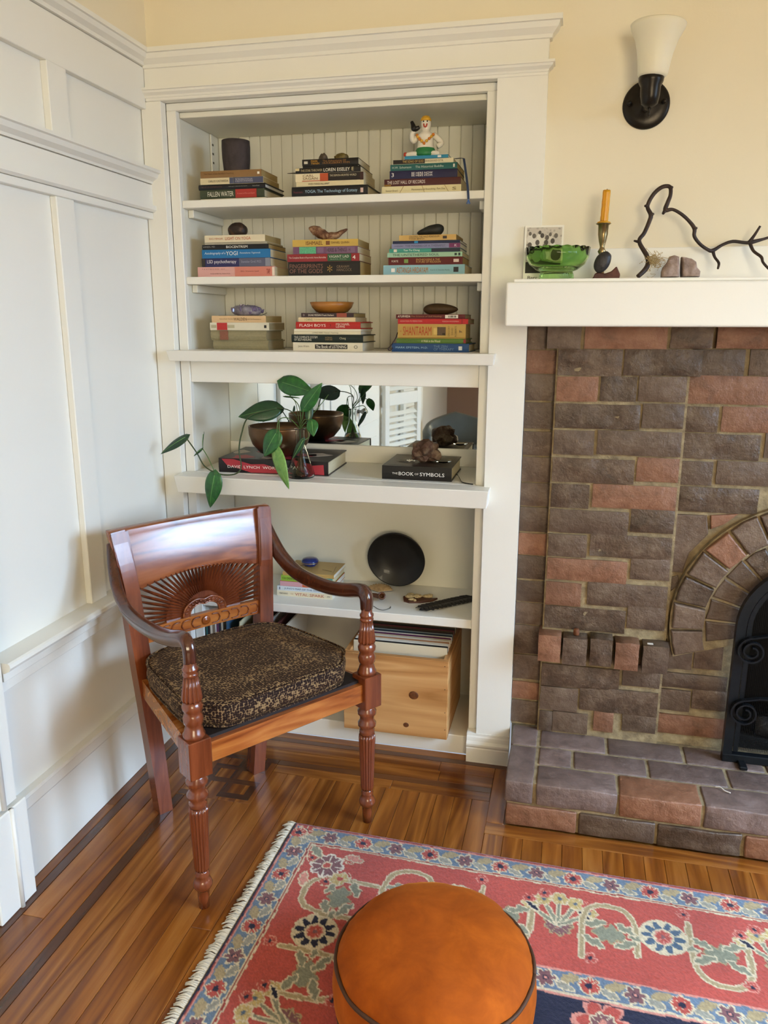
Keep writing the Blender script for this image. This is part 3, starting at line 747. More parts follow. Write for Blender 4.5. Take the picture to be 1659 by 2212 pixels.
def stack(zsh, Y, ypx, items, group):
    """items bottom to top: dict(xl,xr,h,color,label,...) in picture pixels at the spine plane"""
    z = zsh; tops = []
    for it in items:
        it = dict(it); xl, xr, h = it.pop('xl'), it.pop('xr'), it.pop('h')
        yy = it.pop('y', Y); rz = it.pop('rz', random.uniform(-.012, .012))
        a = at_y(xl, ypx, yy); b_ = at_y(xr, ypx, yy); T = abs(at_y(xl, ypx-h, yy).z-at_y(xl, ypx, yy).z)
        D = it.pop('D', .135+random.uniform(-.008, .008))
        book(b_.x-a.x, D, T-.0003, it.pop('color'), it.pop('label'), loc=(a.x, yy, z), rotz=rz, group=group, **it)
        z += T; tops.append(z)
    return z
W_ = 'f0ece0'
g = 'books stacked on the top shelf'
Z1 = stack(1.667, .062, 420, [
 dict(xl=433, xr=574, h=4, color='d9cfb4', label='thin cream booklet at the bottom of the left stack on the top shelf', D=.15),
 dict(xl=432, xr=571, h=19.5, color='39422c', label='green hardcover with a red spine block in the left stack on the top shelf', hard=True, D=.15,
      panels=[(.56, .885, 0, 1, 'a83229')], texts=[('FALLEN WATER', .125, .53, .5, .55, 'e9e4d0'), ('A novel of Fire and Earth', .59, .86, .5, .18, 'd88a78')]),
 dict(xl=429.5, xr=573, h=11.5, color='17171a', label='slim black hardcover third from the top of the left stack on the top shelf', hard=True, page='w', D=.155,
      texts=[('THE ART OF CONTEMPLATION', .04, .36, .5, .3, '5e3a38'), ('Gentle path to wholeness and prosperity', .46, .74, .5, .2, 'a9a49a'), ('Richard Rudd', .82, .92, .5, .25, '9a958c')]),
 dict(xl=434, xr=569, h=14, color='d8c8a0', label='half cream half blue-grey paperback under the tan one in the left top-shelf stack', page='t',
      panels=[(.47, 1, 0, 1, '4c5068'), (.53, .545, .1, .9, 'c9c4be')], texts=[('CARLOS CASTANEDA', .13, .45, .5, .32, '1d1a18'), ('THE TEACHINGS OF DON JUAN\nA YAQUI WAY OF KNOWLEDGE', .56, .84, .5, .6, 'c8c4cc')]),
 dict(xl=435, xr=566, h=15, color='8a673c', label='tan paperback under the dark cup on the top shelf', page='t',
      texts=[("The Heart of the Buddha's Teaching", .06, .55, .55, .28, '5b3e1d')], panels=[(.935, .97, .32, .66, 'efe9d8')]),
], g)
Z2 = stack(1.667, .062, 418, [
 dict(xl=630, xr=794, h=23.5, color='15151a', label='black hardcover with pale blue title at the bottom of the middle top-shelf stack', hard=True, D=.16,
      texts=[('YOGA: The Technology of Ecstasy', .18, .87, .5, .36, 'a9c6dc'), ('Feuerstein', .03, .15, .5, .18, '7a3038')], panels=[(.91, .945, .3, .72, 'd9b9b0')]),
 dict(xl=640.5, xr=786, h=10, color='d8c9a0', label='slim cream paperback in the middle stack on the top shelf', texts=[('WHEN THINGS FALL APART', .18, .50, .5, .4, '1f1b18')], page='c'),
 dict(xl=639, xr=785, h=18, color='e2d4b0', label='cream, orange and black paperback in the middle stack on the top shelf', page='c',
      panels=[(.365, .485, 0, 1, 'b8502a'), (.485, .95, .05, 1, '1d1512'), (.95, 1, 0, 1, '3a1a16'), (.1, .37, .06, .14, 'b8502a')],
      texts=[('CARL\nSAGAN', .11, .33, .55, .62, '6f4a34'), ('THE DEMON-HAUNTED WORLD', .51, .90, .66, .24, 'cfc2a0')]),
 dict(xl=639.5, xr=779, h=12, color='15120f', label='black paperback with bold white lettering in the middle top-shelf stack', page='c',
      panels=[(0, .06, .5, 1, 'd8c594')], texts=[('THE STAR THROWER', .08, .42, .5, .42, 'b9a880'), ('LOREN EISELEY', .44, .84, .5, .6, 'f2ecd8'), ('E', .87, .90, .5, .6, 'd8c594')]),
 dict(xl=655, xr=773, h=4, color='0f0d0c', label='thin black paperback second from the top of the middle top-shelf stack'),
 dict(xl=654, xr=774, h=14, color='14100e', label='black paperback with yellow lettering under the two small stones', page='c',
      texts=[('MARK\nTWAIN', .16, .31, .5, .7, 'c8922a'), ('The Adventures Of\nHUCKLEBERRY FINN', .37, .85, .5, .62, '9a6a35')], panels=[(.035, .10, .3, .7, 'cfc8b4')]),
], g)
Z3 = stack(1.667, .062, 410, [
 dict(xl=825, xr=996, h=17.5, color='dbcfa2', label='cream hardback with fine brown crack lines at the bottom of the right top-shelf stack', D=.15,
      texts=[('Stewart Brand', .05, .20, .45, .25, '6a5a3a'), ('Maintenance of Everything', .38, .68, .5, .28, '6a5a3a'), ('Part One', .70, .80, .55, .25, '6a5a3a'), ('S', .89, .94, .5, .38, '8a7a58')]),
 dict(xl=830, xr=995, h=15.5, color='4a1c1c', label='maroon paperback with white title in the right top-shelf stack',
      texts=[('THE LOST HALL OF RECORDS', .04, .54, .52, .48, 'e6d9cc')], panels=[(0, .09, .02, .25, '8a6420')]),
 dict(xl=841.5, xr=987, h=17.5, color='1b1b40', label='navy blue paperback with mirrored white title in the right top-shelf stack', page='t',
      texts=[('BE HERE NOW', .33, .64, .64, .26, 'e6e2dc'), ('BE HERE NOW', .33, .64, .36, .26, 'e6e2dc', dict(flip=True)), ('3', .03, .065, .5, .5, 'e6e2dc')]),
 dict(xl=843, xr=986.5, h=13.5, color='1d5a55', label='teal paperback in the right stack on the top shelf', page='t',
      texts=[('H.W. Schumann', .03, .32, .5, .35, 'c9cfc0'), ('The Historical Buddha', .38, .80, .5, .36, 'c9cfc0')], panels=[(.94, .965, .25, .75, 'd8d4c4')]),
 dict(xl=849, xr=978, h=10, color='d6cba8', label='thin black and cream paperback near the top of the right top-shelf stack', page='c',
      panels=[(0, .53, 0, 1, '1c1512')], texts=[('THE SONG OF GOD', .16, .51, .5, .5, 'c9a860'), ('BHAGAVAD-GITA', .54, .83, .5, .42, '6a5a40')]),
 dict(xl=873.7, xr=967, h=7, color='2b7f9e', label='small bright blue booklet under the painted figurine', page='w', D=.10, rz=-.02,
      panels=[(.76, .84, .2, .8, 'e8e6dc')]),
], g)
g = 'books stacked on the second shelf'
Z4 = stack(1.453, .062, 585, [
 dict(xl=427, xr=593.7, h=22, color='d8a49c', label='large pink textbook at the bottom of the left stack on the second shelf', D=.165, hard=False, page='c',
      panels=[(.49, .97, 0, 1, 'd0806e'), (.97, 1, .1, .9, 'e8d8c8')], texts=[('T E X T B O O K   O F', .06, .36, .78, .10, '7a4a44'), ('FUNDAMENTAL PRINCIPLES', .17, .43, .33, .10, '5c2f2c'), ('Dr. Vasant Lad', .57, .80, .55, .12, '6a3430'),
             ('TAP', .90, .945, .5, .5, '7a1f24')]),
 dict(xl=437, xr=585, h=18.5, color='2a2a58', label='indigo and grey paperback above the pink textbook on the second shelf', page='c',
      panels=[(.55, .93, 0, 1, '5a5c70'), (.93, 1, 0, 1, '8a8c96'), (0, .05, 0, 1, '2a2422')], texts=[('LSD psychotherapy', .08, .51, .55, .5, 'ece8ec'), ('Stanislav Grof, M.D.', .58, .88, .55, .32, '9c9cae')]),
 dict(xl=438, xr=585, h=18.5, color='1f6fa6', label='bright blue paperback with large white word in the left second-shelf stack', page='c',
      texts=[('Autobiography of a', .04, .35, .55, .36, 'dfe8ee', dict(italic=.3)), ('YOGI', .36, .53, .55, .46, 'f6f2ea'), ('Paramahansa Yogananda', .56, .86, .55, .24, 'dfe8ee', dict(italic=.3))]),
 dict(xl=439, xr=582, h=10.5, color='141416', label='slim black paperback above the bright blue one on the second shelf', page='t',
      texts=[('LANZA, MD', .02, .20, .55, .36, 'a8a49c'), ('BIOCENTRISM', .37, .69, .5, .5, 'f0ece0')]),
 dict(xl=445, xr=578, h=5, color='a8a08c', label='thin grey booklet under the cream paperback in the left second-shelf stack', page='t'),
 dict(xl=445, xr=574.5, h=15, color='dfd3b4', label='cream paperback with red-orange title under the square brown stone', page='t',
      texts=[('B.K.S. IYENGAR', .085, .31, .5, .28, 'b0522a'), ('LIGHT ON YOGA', .35, .77, .5, .44, 'b8481f')]),
], g)
gold = plain('gold_print', 'a8823c', .5, var=.2)
Z5 = stack(1.453, .062, 582, [
 dict(xl=622.7, xr=778, h=31, color='1b1512', label='thick black paperback at the bottom of the middle second-shelf stack', page='t', D=.125,
      texts=[('FINGERPRINTS\nOF THE GODS', .02, .49, .52, .64, '8f6456'), ('GRAHAM\nHANCOCK', .68, .89, .52, .42, '86705a'), ('*', .55, .62, .5, .5, 'a8823c')]),
 dict(xl=621, xr=776.5, h=16.5, color='8f2a2c', label='red paperback with a green spine block in the middle second-shelf stack', page='c',
      panels=[(.565, .89, 0, 1, '2f5a38')], texts=[('The Complete Book of Ayurvedic Home Remedies', .025, .545, .5, .28, 'eadcd0'), ('VASANT LAD', .585, .86, .62, .34, 'dcd8c4'), ('B.A.M.S., M.A.Sc.', .61, .83, .26, .15, 'b8bca4'), ('4', .91, .95, .5, .5, 'efe8de')]),
 dict(xl=634, xr=772.7, h=15.5, color='6f4a66', label='purple paperback with a green leafy patch in the middle second-shelf stack', page='c',
      panels=[(.10, .36, 0, 1, plain('leafy_print', '5fae82', .6, var=.6, nscale=220)), (.38, .48, .1, .9, '80607a'), (.52, .96, .1, .9, '7d6078')], texts=[('HERBS & THINGS', .53, .84, .5, .56, '332030'), ('H', .87, .89, .5, .5, '332030')]),
 dict(xl=633, xr=773, h=15, color='c9a750', label='mustard yellow paperback under the piece of bark on the second shelf', page='t',
      texts=[('ISHMAEL', .21, .47, .5, .55, '5d2f14'), ('DANIEL QUINN', .60, .87, .5, .36, '5d3a1c')], panels=[(.515, .575, .22, .78, '7a4a22')]),
], g)
Z6 = stack(1.453, .062, 580, [
 dict(xl=828, xr=1004, h=21.5, color='8ab6c2', label='light blue hardback at the bottom of the right second-shelf stack', page='c', D=.15,
      texts=[('ASTANGA HRDAYAM', .165, .555, .48, .58, 'b06a1c'), ('Prof. K. R. Srikantha Murthy', .585, .82, .45, .15, '3a4a50')], panels=[(.10, .145, .3, .68, 'efe9e4'), (.865, .925, .25, .75, '2c2c30')]),
 dict(xl=839, xr=999, h=16.5, color='5a1414', label='dark red paperback above the light blue hardback on the second shelf', page='t',
      texts=[('FORTE', .045, .135, .5, .26, 'e0d4c0'), ('ENTHEOGENS & THE\nFUTURE OF RELIGION', .38, .71, .52, .56, 'c9a060')], panels=[(.215, .27, .25, .75, '76904a'), (.88, .95, .3, .7, 'd8c8bc')]),
 dict(xl=836.5, xr=998, h=10, color='9cc0a2', label='mint green paperback in the right second-shelf stack', page='c',
      texts=[('THE UNTETHERED SOUL', .075, .70, .5, .52, '2c4a44')], panels=[(.90, .93, .25, .75, '20302c'), (.95, .975, .2, .8, '20302c')]),
 dict(xl=840.6, xr=993, h=8.5, color='3f9180', label='slim teal and navy paperback in the right second-shelf stack', page='w',
      panels=[(.60, 1, 0, 1, '23283a'), (.065, .11, .15, .85, 'd8d0bc')], texts=[('Tao Te Ching', .205, .435, .5, .6, 'eef0e4')]),
 dict(xl=846, xr=993, h=10.5, color='8284a4', label='lavender grey paperback with a magenta end in the right second-shelf stack', page='w',
      panels=[(.84, 1, 0, 1, '6f2a58')], texts=[('COZOLINO', .04, .17, .5, .26, '2c2c3c'), ('THE MAKING OF A THERAPIST', .20, .79, .5, .44, '55566e'), ('K', .92, .955, .5, .5, 'e0d4e0')]),
 dict(xl=848, xr=992.5, h=6, color='222c48', label='thin navy booklet near the top of the right second-shelf stack', panels=[(.325, .38, .05, .95, '2f86b4')], page='w'),
 dict(xl=861.5, xr=984, h=12, color='c9a460', label='orange-tan paperback under the smooth black stone', page='t',
      texts=[('STALKING THE WILD PENDULUM\nITZHAK BENTOV', .18, .71, .5, .7, '2c2416')], panels=[(.77, .84, .25, .75, '2a1c14')]),
], g)
g = 'books stacked on the third shelf'
rub = plain('worn_red_label', '8a5a48', .9, var=.4, nscale=300)
Z7 = stack(1.241, .055, 748, [
 dict(xl=460, xr=580, h=20.5, color='8f8666', label='worn olive cloth book at the very bottom of the left third-shelf stack', cloth=True, hard=True, page='o', D=.14, rnd_spine=.006),
 dict(xl=456, xr=576, h=21.5, color='938a6a', label='worn olive cloth book with a faded red label in the left third-shelf stack', cloth=True, hard=True, page='o', D=.14, rnd_spine=.006,
      panels=[(.17, .32, .05, .95, rub)]),
 dict(xl=455.7, xr=582, h=16.5, color='d8d2bc', label='white paperback with a red spine block in the left third-shelf stack', page='o',
      panels=[(.12, .295, 0, 1, 'b8302c'), (.02, .11, .3, .7, 'b4ac8c'), (.30, .42, .3, .7, 'b4ac8c'), (.92, .96, .3, .68, '2a2a2a')]),
 dict(xl=460, xr=575.5, h=14.5, color='d6b487', label='tan paperback under the purple crystal cluster', page='t',
      texts=[('WALDEN', .41, .655, .5, .42, '4a2f1a'), ('Henry David Thoreau', .15, .40, .5, .2, '6a4a30'), ('and Civil Disobedience', .665, .92, .5, .2, '6a4a30')]),
], g)
Z8 = stack(1.241, .050, 748, [
 dict(xl=633, xr=783, h=18, color='ddd5be', label='cream paperback with a black title box at the bottom of the middle third-shelf stack', page='w',
      panels=[(.32, .785, .25, .78, '201a18')], texts=[('Jean Klein', .075, .235, .52, .3, '6a6458'), ('The Book of LISTENING', .335, .77, .52, .36, 'eee8d8'), ('O', .88, .93, .5, .42, '5a544a')]),
 dict(xl=630, xr=784, h=17, color='16231f', label='dark green hardcover in the middle stack on the third shelf', hard=True, page='c', D=.15,
      texts=[('THE COMPLETE SYSTEM\nOF SELF-HEALING', .04, .37, .5, .6, 'dcd8c8'), ('INTERNAL\nEXERCISES', .48, .58, .5, .45, '9a8258'), ('Chang', .68, .765, .52, .36, 'd2cca8')]),
 dict(xl=636, xr=779, h=7, color='dcd2b4', label='thin cream paperback just above the dark green hardcover', page='w', texts=[('LIVING REIKI  Takata\'s Teachings', .28, .67, .5, .5, '4a4034')]),
 dict(xl=636, xr=779.6, h=5, color='e4dcc4', label='very thin cream booklet under the bright red hardcover', page='w'),
 dict(xl=640, xr=779, h=15, color='b3261f', label='bright red hardcover with white capitals in the middle third-shelf stack', hard=True, page='c',
      texts=[('FLASH BOYS', .06, .47, .5, .40, 'f0e6d8'), (')', .53, .55, .5, .4, '2a1210'), ('MICHAEL\nLEWIS', .63, .84, .5, .66, 'ecdccc')]),
 dict(xl=646, xr=767.5, h=9.5, color='dcc69c', label='cream paperback with a small green title in the middle third-shelf stack', page='c',
      texts=[('I CHING', .115, .25, .5, .5, '2a6a4c'), ('Translated and edited by John Blofeld', .28, .81, .5, .36, 'a98a58')]),
 dict(xl=652, xr=764, h=9.5, color='3e2c2c', label='dark plum paperback under the wooden bowl', page='t',
      panels=[(.68, .87, .0, 1, '9a4a38')], texts=[('DUNE MESSIAH Frank Herbert', .14, .63, .5, .42, 'e8dcc8'), ('D', .04, .07, .5, .4, 'c8b8b0')]),
], g)
Z9 = stack(1.241, .045, 748, [
 dict(xl=846, xr=1013, h=18.5, color='264a78', label='blue hardcover at the bottom of the right third-shelf stack', hard=True, page='c', D=.15,
      texts=[('MARK EPSTEIN, M.D.', .055, .475, .5, .26, '9fc0d8'), ('THE ZEN\nOF THERAPY', .55, .81, .5, .62, '6f8aa4')], panels=[(.87, .915, .25, .7, 'd4d4cc')]),
 dict(xl=856, xr=1006, h=10.5, color='5a7a38', label='green hardcover above the blue one in the right third-shelf stack', hard=True, page='o', D=.14,
      texts=[('A Walk in the Wood', .365, .635, .5, .5, 'dcd8b0'), ('Dr. Joseph Parent  Nancy Parent', .045, .31, .5, .26, '38481f')], panels=[(.965, 1, .1, .9, '8a2a30')]),
 dict(xl=859, xr=1005, h=31, color='bb9a52', label='thick ochre paperback with tall red title in the right third-shelf stack', page='t', D=.11,
      texts=[('SHANTARAM', .08, .50, .52, .62, 'b03c1e'), ('*', .03, .06, .5, .1, 'b03c1e'), ('k', .91, .955, .5, .16, '2a1c30')], panels=[(.585, .71, .22, .80, '5d4a36'), (.53, .60, .28, .72, 'd2b468'), (.0, 1., .0, .09, '96752c'), (.66, .70, .22, .36, 'd8cca8')]),
 dict(xl=859, xr=1009.7, h=11, color='b8262a', label='bright red paperback second from the top of the right third-shelf stack', page='o',
      texts=[('ADDICTION TO PERFECTION', .035, .35, .55, .28, 'e4a8a0'), ('MARION WOODMAN', .64, .87, .5, .28, 'e4a8a0')], panels=[(.912, .918, 0, 1, '4a1012')]),
 dict(xl=855, xr=1003, h=9.5, color='5c1a1e', label='dark red paperback with a barcode sticker under the long brown stone', page='o',
      texts=[('AYURVEDA', .025, .21, .55, .5, 'f0e8dc', dict(italic=.2)), ('The Science of Self Healing', .22, .665, .5, .4, 'b08458', dict(italic=.2))], panels=[(.715, .90, .12, .88, 'e4e0d8')]),
], g)
# rotated author lines on the ochre spine and the barcode bars
for t_ in bpy.data.objects:
    if t_.get('label', '').startswith('thick ochre'):
        L_ = 0.197
        Tt = max(v_.co.z for v_ in t_.children[0].data.vertices); L_ = max(v_.co.x for v_ in t_.children[0].data.vertices)
        for k, s in enumerate(('GREGORY', 'DAVID', 'ROBERTS')):
            o = text(s, t_, 0, Tt*(.74 if s != 'DAVID' else .5), 0, .0052, C('6a5a30'), name='spine_lettering')
            o.rotation_euler = (PI/2, -PI/2, 0); o.location = (L_*(.755+.05*k), -.0010, Tt*(.13 if s != 'DAVID' else .25))
    if t_.get('label', '').startswith('dark red paperback with a barcode'):
        Tt = max(v_.co.z for v_ in t_.children[0].data.vertices); L_ = max(v_.co.x for v_ in t_.children[0].data.vertices)
        bm = bmesh.new(); x = .76
        while x < .875:
            w0 = random.choice((.003, .005, .008)); box_bm(x*L_, (x+w0)*L_, -.0009, 0, .28*Tt, .72*Tt, bm=bm); x += w0+random.choice((.004, .006))
        obj('barcode', bm, C('222222'), t_)
    if t_.get('label', '').startswith('cream hardback with fine'):
        Tt = max(v_.co.z for v_ in t_.children[0].data.vertices); L_ = max(v_.co.x for v_ in t_.children[0].data.vertices)
        for x0, x1 in ((.275, .22), (.51, .545), (.79, .85)):
            obj('crack_line', extrude_poly([(x0*L_, Tt*.99), (x0*L_+.001, Tt*.99), (x1*L_+.001, .01*Tt), (x1*L_, .01*Tt)], .001, 'y', None, -.0008), C('7a5a30'), t_)
# ---- two books in the mirrored niche
def book_from(pl, pr, zsh, T, D, **k):
    a = at_z(*pl, zsh); b_ = at_z(*pr, zsh); d = b_-a
    return book(d.length, D, T, loc=(a.x, a.y, zsh+.0002), rotz=math.atan2(d.y, d.x), **k), d.length
dl, LL = book_from((473, 1019.5), (709, 1029), .868, .044, .235, color='1a1416', label='large black and red art book lying under the bronze bowl in the niche', page='c', hard=True)
redp = C('a8303a')
def spine_patch(b_, pts, mat, y=-.0005): obj('spine_panel', extrude_poly(pts, .0012, 'y', None, y), mat, b_)
spine_patch(dl, [(.03*LL, .042), (.14*LL, .042), (.30*LL, .028), (.42*LL, .030), (.55*LL, .018), (.64*LL, .010), (.70*LL, .003), (.30*LL, .002), (.20*LL, .012), (.08*LL, .022)], redp)
spine_patch(dl, [(.70*LL, .040), (.84*LL, .030), (.96*LL, .034), (.965*LL, .003), (.78*LL, .004), (.72*LL, .020)], redp)
text('DAVID LYNCH  WORKS ON PAPER', dl, .085*LL, .80*LL, .019, .0085, C('f2eee6'), y=-.0012, name='spine_lettering')
for k in range(7):
    rr = random.Random(k); x0 = .05*LL+k*.13*LL; y0 = rr.uniform(.02, .15)
    pts = [(x0+.02*math.cos(a)*rr.uniform(1, 2.4), y0+.03*math.sin(a)*rr.uniform(.6, 1.6)) for a in np.linspace(0, 2*PI, 9)[:-1]]
    pts = [(min(max(x_, .004), LL-.004), min(max(y_, .003), .228)) for x_, y_ in pts]
    obj('cover_art', extrude_poly(pts, .0004, 'z', None, .0441), redp if k % 3 else C('b8aa9a'), dl)
bs_, LB = book_from((825, 1034.5), (975, 1041.5), .868, .041, .215, color='17130f', label='black hardcover with white title under the rough brown rock in the niche', page='c', hard=True)
text('THE', bs_, .15*LB, .23*LB, .019, .0055, C('e8e2d6'), y=-.0012, name='spine_lettering'); text('BOOK', bs_, .245*LB, .46*LB, .019, .0105, C('f2eee6'), y=-.0012, name='spine_lettering')
text('OF', bs_, .475*LB, .53*LB, .019, .0055, C('e8e2d6'), y=-.0012, name='spine_lettering'); text('SYMBOLS', bs_, .55*LB, .90*LB, .019, .0105, C('f2eee6'), y=-.0012, name='spine_lettering')
box('spine_panel', .93*LB, LB-.001, -.0004, .001, .002, .039, C('6a2a2c'), bs_)
text('TASCHEN', bs_, 0, .018, 0, .0035, C('b8a8a0'), y=-.0012, name='spine_lettering').rotation_euler = (PI/2, PI/2, 0); bs_.children[-1].location = (.965*LB, -.0012, .033)
obj('cover_art', box_bm(.06*LB, .94*LB, .02, .19, .0411, .0414), plain('dark_art', '2c2420', .4, var=.5, nscale=30), bs_)
# ---- the stack on the low shelf
g = 'books on the low shelf'
LZ = .448
pr = at_z(717.6, 1296, LZ); mpp = (at_z(717.6, 1296, LZ)-CAM).dot(fwd)/F*1.04
lowb = [
 dict(w=.190, h=12, color='ded6bc', label='cream paperback with large pink-red title at the bottom of the low-shelf stack', page='w', texts=[('MARCHIANO', .05, .20, .5, .34, '2c2a28'), ('THE', .25, .30, .5, .3, 'c0a070'), ('VITAL SPARK', .33, .86, .5, .52, 'b86a58'), ('>>', .91, .96, .5, .3, '3a3a38')], dx=0),
 dict(w=.188, h=10, color='cfdbe6', label='pale blue paperback second from the bottom of the low-shelf stack', page='w', texts=[("JUNG'S MAP OF THE SOUL", .13, .80, .5, .5, '2a5a8a'), ('I', .04, .055, .5, .6, '3a4a6a')], dx=0),
 dict(w=.182, h=11, color='c0603a', label='orange and pink paperback in the middle of the low-shelf stack', page='w', panels=[(0, .42, 0, 1, 'c89aa4')], texts=[], dx=.004),
 dict(w=.176, h=12.5, color='8fb840', label='bright green paperback second from the top of the low-shelf stack', page='c', panels=[(.88, 1, 0, 1, '4fa0a4')], texts=[('YOU DREAMED OF EMPIRES', .02, .50, .5, .42, '2a3418'), ('ALVARO ENRIGUE', .56, .85, .5, .4, '2a3418')], dx=.001),
 dict(w=.174, h=8, color='b89858', label='tan booklet under the blue enamel box on the low shelf', page='w', dx=.006, texts=[]),
]
z = LZ
for it in lowb:
    T = it['h']*mpp
    book(it['w'], .135, T-.0003, it['color'], it['label'], page=it['page'], loc=(pr.x-it['w']+it['dx'], pr.y+random.uniform(0, .004), z), rotz=0, group=g, texts=it['texts'], panels=it.get('panels', ()))
    z += T
ZLOW = z
tb = [o for o in bpy.data.objects if o.get('label', '').startswith('tan booklet under')][0]
Tt = lowb[-1]['h']*mpp
for k, (a, e) in enumerate((((.02, .03), (.05, .10)), ((.12, .05), (.155, .04)), ((.155, .09), (.165, .02)))):
    obj('cover_print', tube([(a[0], a[1], Tt), (e[0], e[1], Tt)], .0005, 4), C('6a5028'), tb)
# ================================================================== ornaments on the shelves
def put(o, p): o.location = p; return o
def mpp_at(Y): return (Y-CAM.y)/math.cos(YAW)/math.cos(PITCH)/F*.97
# dark stoneware cup
clay = stone('dark_stoneware', [(.3, '2f2826'), (.55, '453b3a'), (.8, '54402f')], 14, .75, .25, 90)
cx_ = at_y(507, 330, .105); r = .0405; h = .088
o = obj('stoneware_cup', lathe([(0, 0), (r*.88, 0), (r*.92, .004), (r*1.0, h*.45), (r*1.02, h*.8), (r*1.0, h), (r*.93, h), (r*.93, h*.8), (r*.9, h*.3), (0, .008)], 40), clay, None, True)
tag(put(o, (cx_.x, .115, Z1)), 'dark unglazed stoneware cup on the left stack of the top shelf', 'cup')
# small stones of the top shelf
s1 = stone('grey_brown_stone', [(.3, '43382b'), (.6, '6b5c48'), (.85, '8d7c62')], 30, .5); s2 = stone('olive_stone', [(.3, '4a401c'), (.55, '6f5c22'), (.8, '8a7434')], 30, .4)
o = obj('pebble', rock_bm((.0125, .012, .0135), 4, 3, .35, 1.3, .75), s1, None, True); tag(put(o, (at_y(699, 333, .11).x, .11, Z2)), 'small grey-brown pebble, the left of two on the middle stack', 'stone')
o = obj('pebble', rock_bm((.019, .013, .0125), 9, 3, .3, 1.2, .75), s2, None, True); tag(put(o, (at_y(737, 333, .11).x, .11, Z2)), 'small olive pebble, the right of two on the middle stack', 'stone')
# pointed dark bookmark sticking out of the middle stack
a = at_y(618, 373, .075); b_ = at_y(640, 376, .075)
zb = Z2-(.0475+.002)
bm = extrude_poly([(0, 0), (.034, -.006), (.060, -.004), (.060, .014), (.034, .012)], .0012, 'z')
o = obj('bookmark', bm, plain('dark_leather', '3a2e24', .6)); tag(put(o, (a.x, .085, a.z-.001)), 'pointed dark bookmark jutting from the middle stack on the top shelf', 'bookmark')
# painted clay figurine
fig = thing('painted_figurine', 'small white painted clay figurine with yellow hair sitting on the right top-shelf stack', 'figurine', (at_y(919, 300, .10).x, .105, Z3))
wht = plain('glazed_white', 'e9e2d2', .25, var=.08, nscale=60); yel = plain('paint_yellow', 'd9a52c', .4, var=.25, nscale=120); grn = plain('paint_green', '2c7a44', .4, var=.2); red_ = plain('paint_red', 'c0402c', .4); blk = plain('paint_black', '15130f', .35); org = plain('paint_orange', 'd07a22', .45)
obj('body', lathe([(0, 0), (.026, 0), (.028, .012), (.023, .03), (.021, .045), (.0235, .056), (.019, .064), (.011, .069), (.0125, .075), (.0145, .085), (.014, .096), (.0085, .104), (0, .106)], 24), wht, fig, True)
h_ = obj('hair', lathe([(.0149, .094), (.0142, .100), (.0092, .107), (0, .1095)], 20), yel, fig, True)
for s in (-1, 1): obj('eye', rock_bm((.0019, .0012, .0023), 1, 2, 0), blk, fig, True, loc=(s*.0052+.001, -.0138, .0895))
for s in (-1, 1): obj('lip', tube([(s*.0045+.001, -.0142, .0855), (s*.003+.001, -.0152, .079), (.001, -.0145, .0775)], .0019, 6, 3), red_, fig, True)
obj('arm', tube([(-.020, 0, .060), (-.034, -.004, .045), (-.036, -.010, .062), (-.030, -.014, .070)], [.008, .008, .007, .006], 10, 4), wht, fig, True)
obj('arm', tube([(.020, 0, .060), (.036, -.002, .047), (.045, -.004, .036), (.034, -.010, .027)], [.008, .008, .007, .007], 10, 4), wht, fig, True)
obj('leg', tube([(-.010, -.010, .008), (-.035, -.018, .008), (-.050, -.016, .007)], [.009, .008, .006], 10, 4), wht, fig, True)
obj('leg', tube([(.010, -.010, .008), (.030, -.018, .008), (.040, -.016, .007)], [.009, .008, .006], 10, 4), wht, fig, True)
obj('shoe', rock_bm((.006, .006, .006), 2, 2, .1), red_, fig, True, loc=(-.053, -.016, .003))
obj('skirt', lathe([(.027, .003), (.031, .006), (.0295, .016), (.0245, .025)], 24, cap=False), grn, fig, True)
obj('bird', tube([(-.037, -.016, .092), (-.033, -.017, .083), (-.030, -.018, .074), (-.022, -.019, .073), (-.014, -.019, .077)], [.004, .006, .008, .0065, .004], 10, 4), blk, fig, True)
for k in range(9):
    a_ = PI*(1.12+.76*k/8); z_ = .030+.024*abs(k-4)/4
    obj('garland_flower', rock_bm((.0042, .003, .0042), k, 2, .25), yel if k % 2 else org, fig, True, loc=(.024*math.cos(a_), .024*math.sin(a_)-.001, z_))
# blue ribbon bookmark hanging over the shelf edge
P = [at_y(983, 343, .12), at_y(1000, 342, .085), at_y(1003, 350, .065), at_y(1008, 385, .045), at_y(1011, 412, .034), at_y(1012, 430, .034)]
rib = thing('ribbon_bookmark', 'dark blue ribbon bookmark with a tassel hanging over the top shelf edge', 'ribbon', tuple(P[0]))
P = [p-P[0] for p in P]
obj('band', sweep(catmull(P, 5), lambda i, n: [(-.0006, -.003), (.0006, -.003), (.0006, .003), (-.0006, .003)], up=(0, 0, 1)), plain('navy_ribbon', '2b3c5c', .6), rib)
tp = P[-1]; bm = bmesh.new()
for k in range(14):
    a_ = k*2.4; tube([tp, tp+Vector((.002*math.cos(a_), .002*math.sin(a_), -.004)), tp+Vector((.005*math.cos(a_), .004*math.sin(a_), -.012))], .0006, 4, 3, bm)
obj('tassel', bm, plain('blue_thread', '4a6ea8', .8), rib)
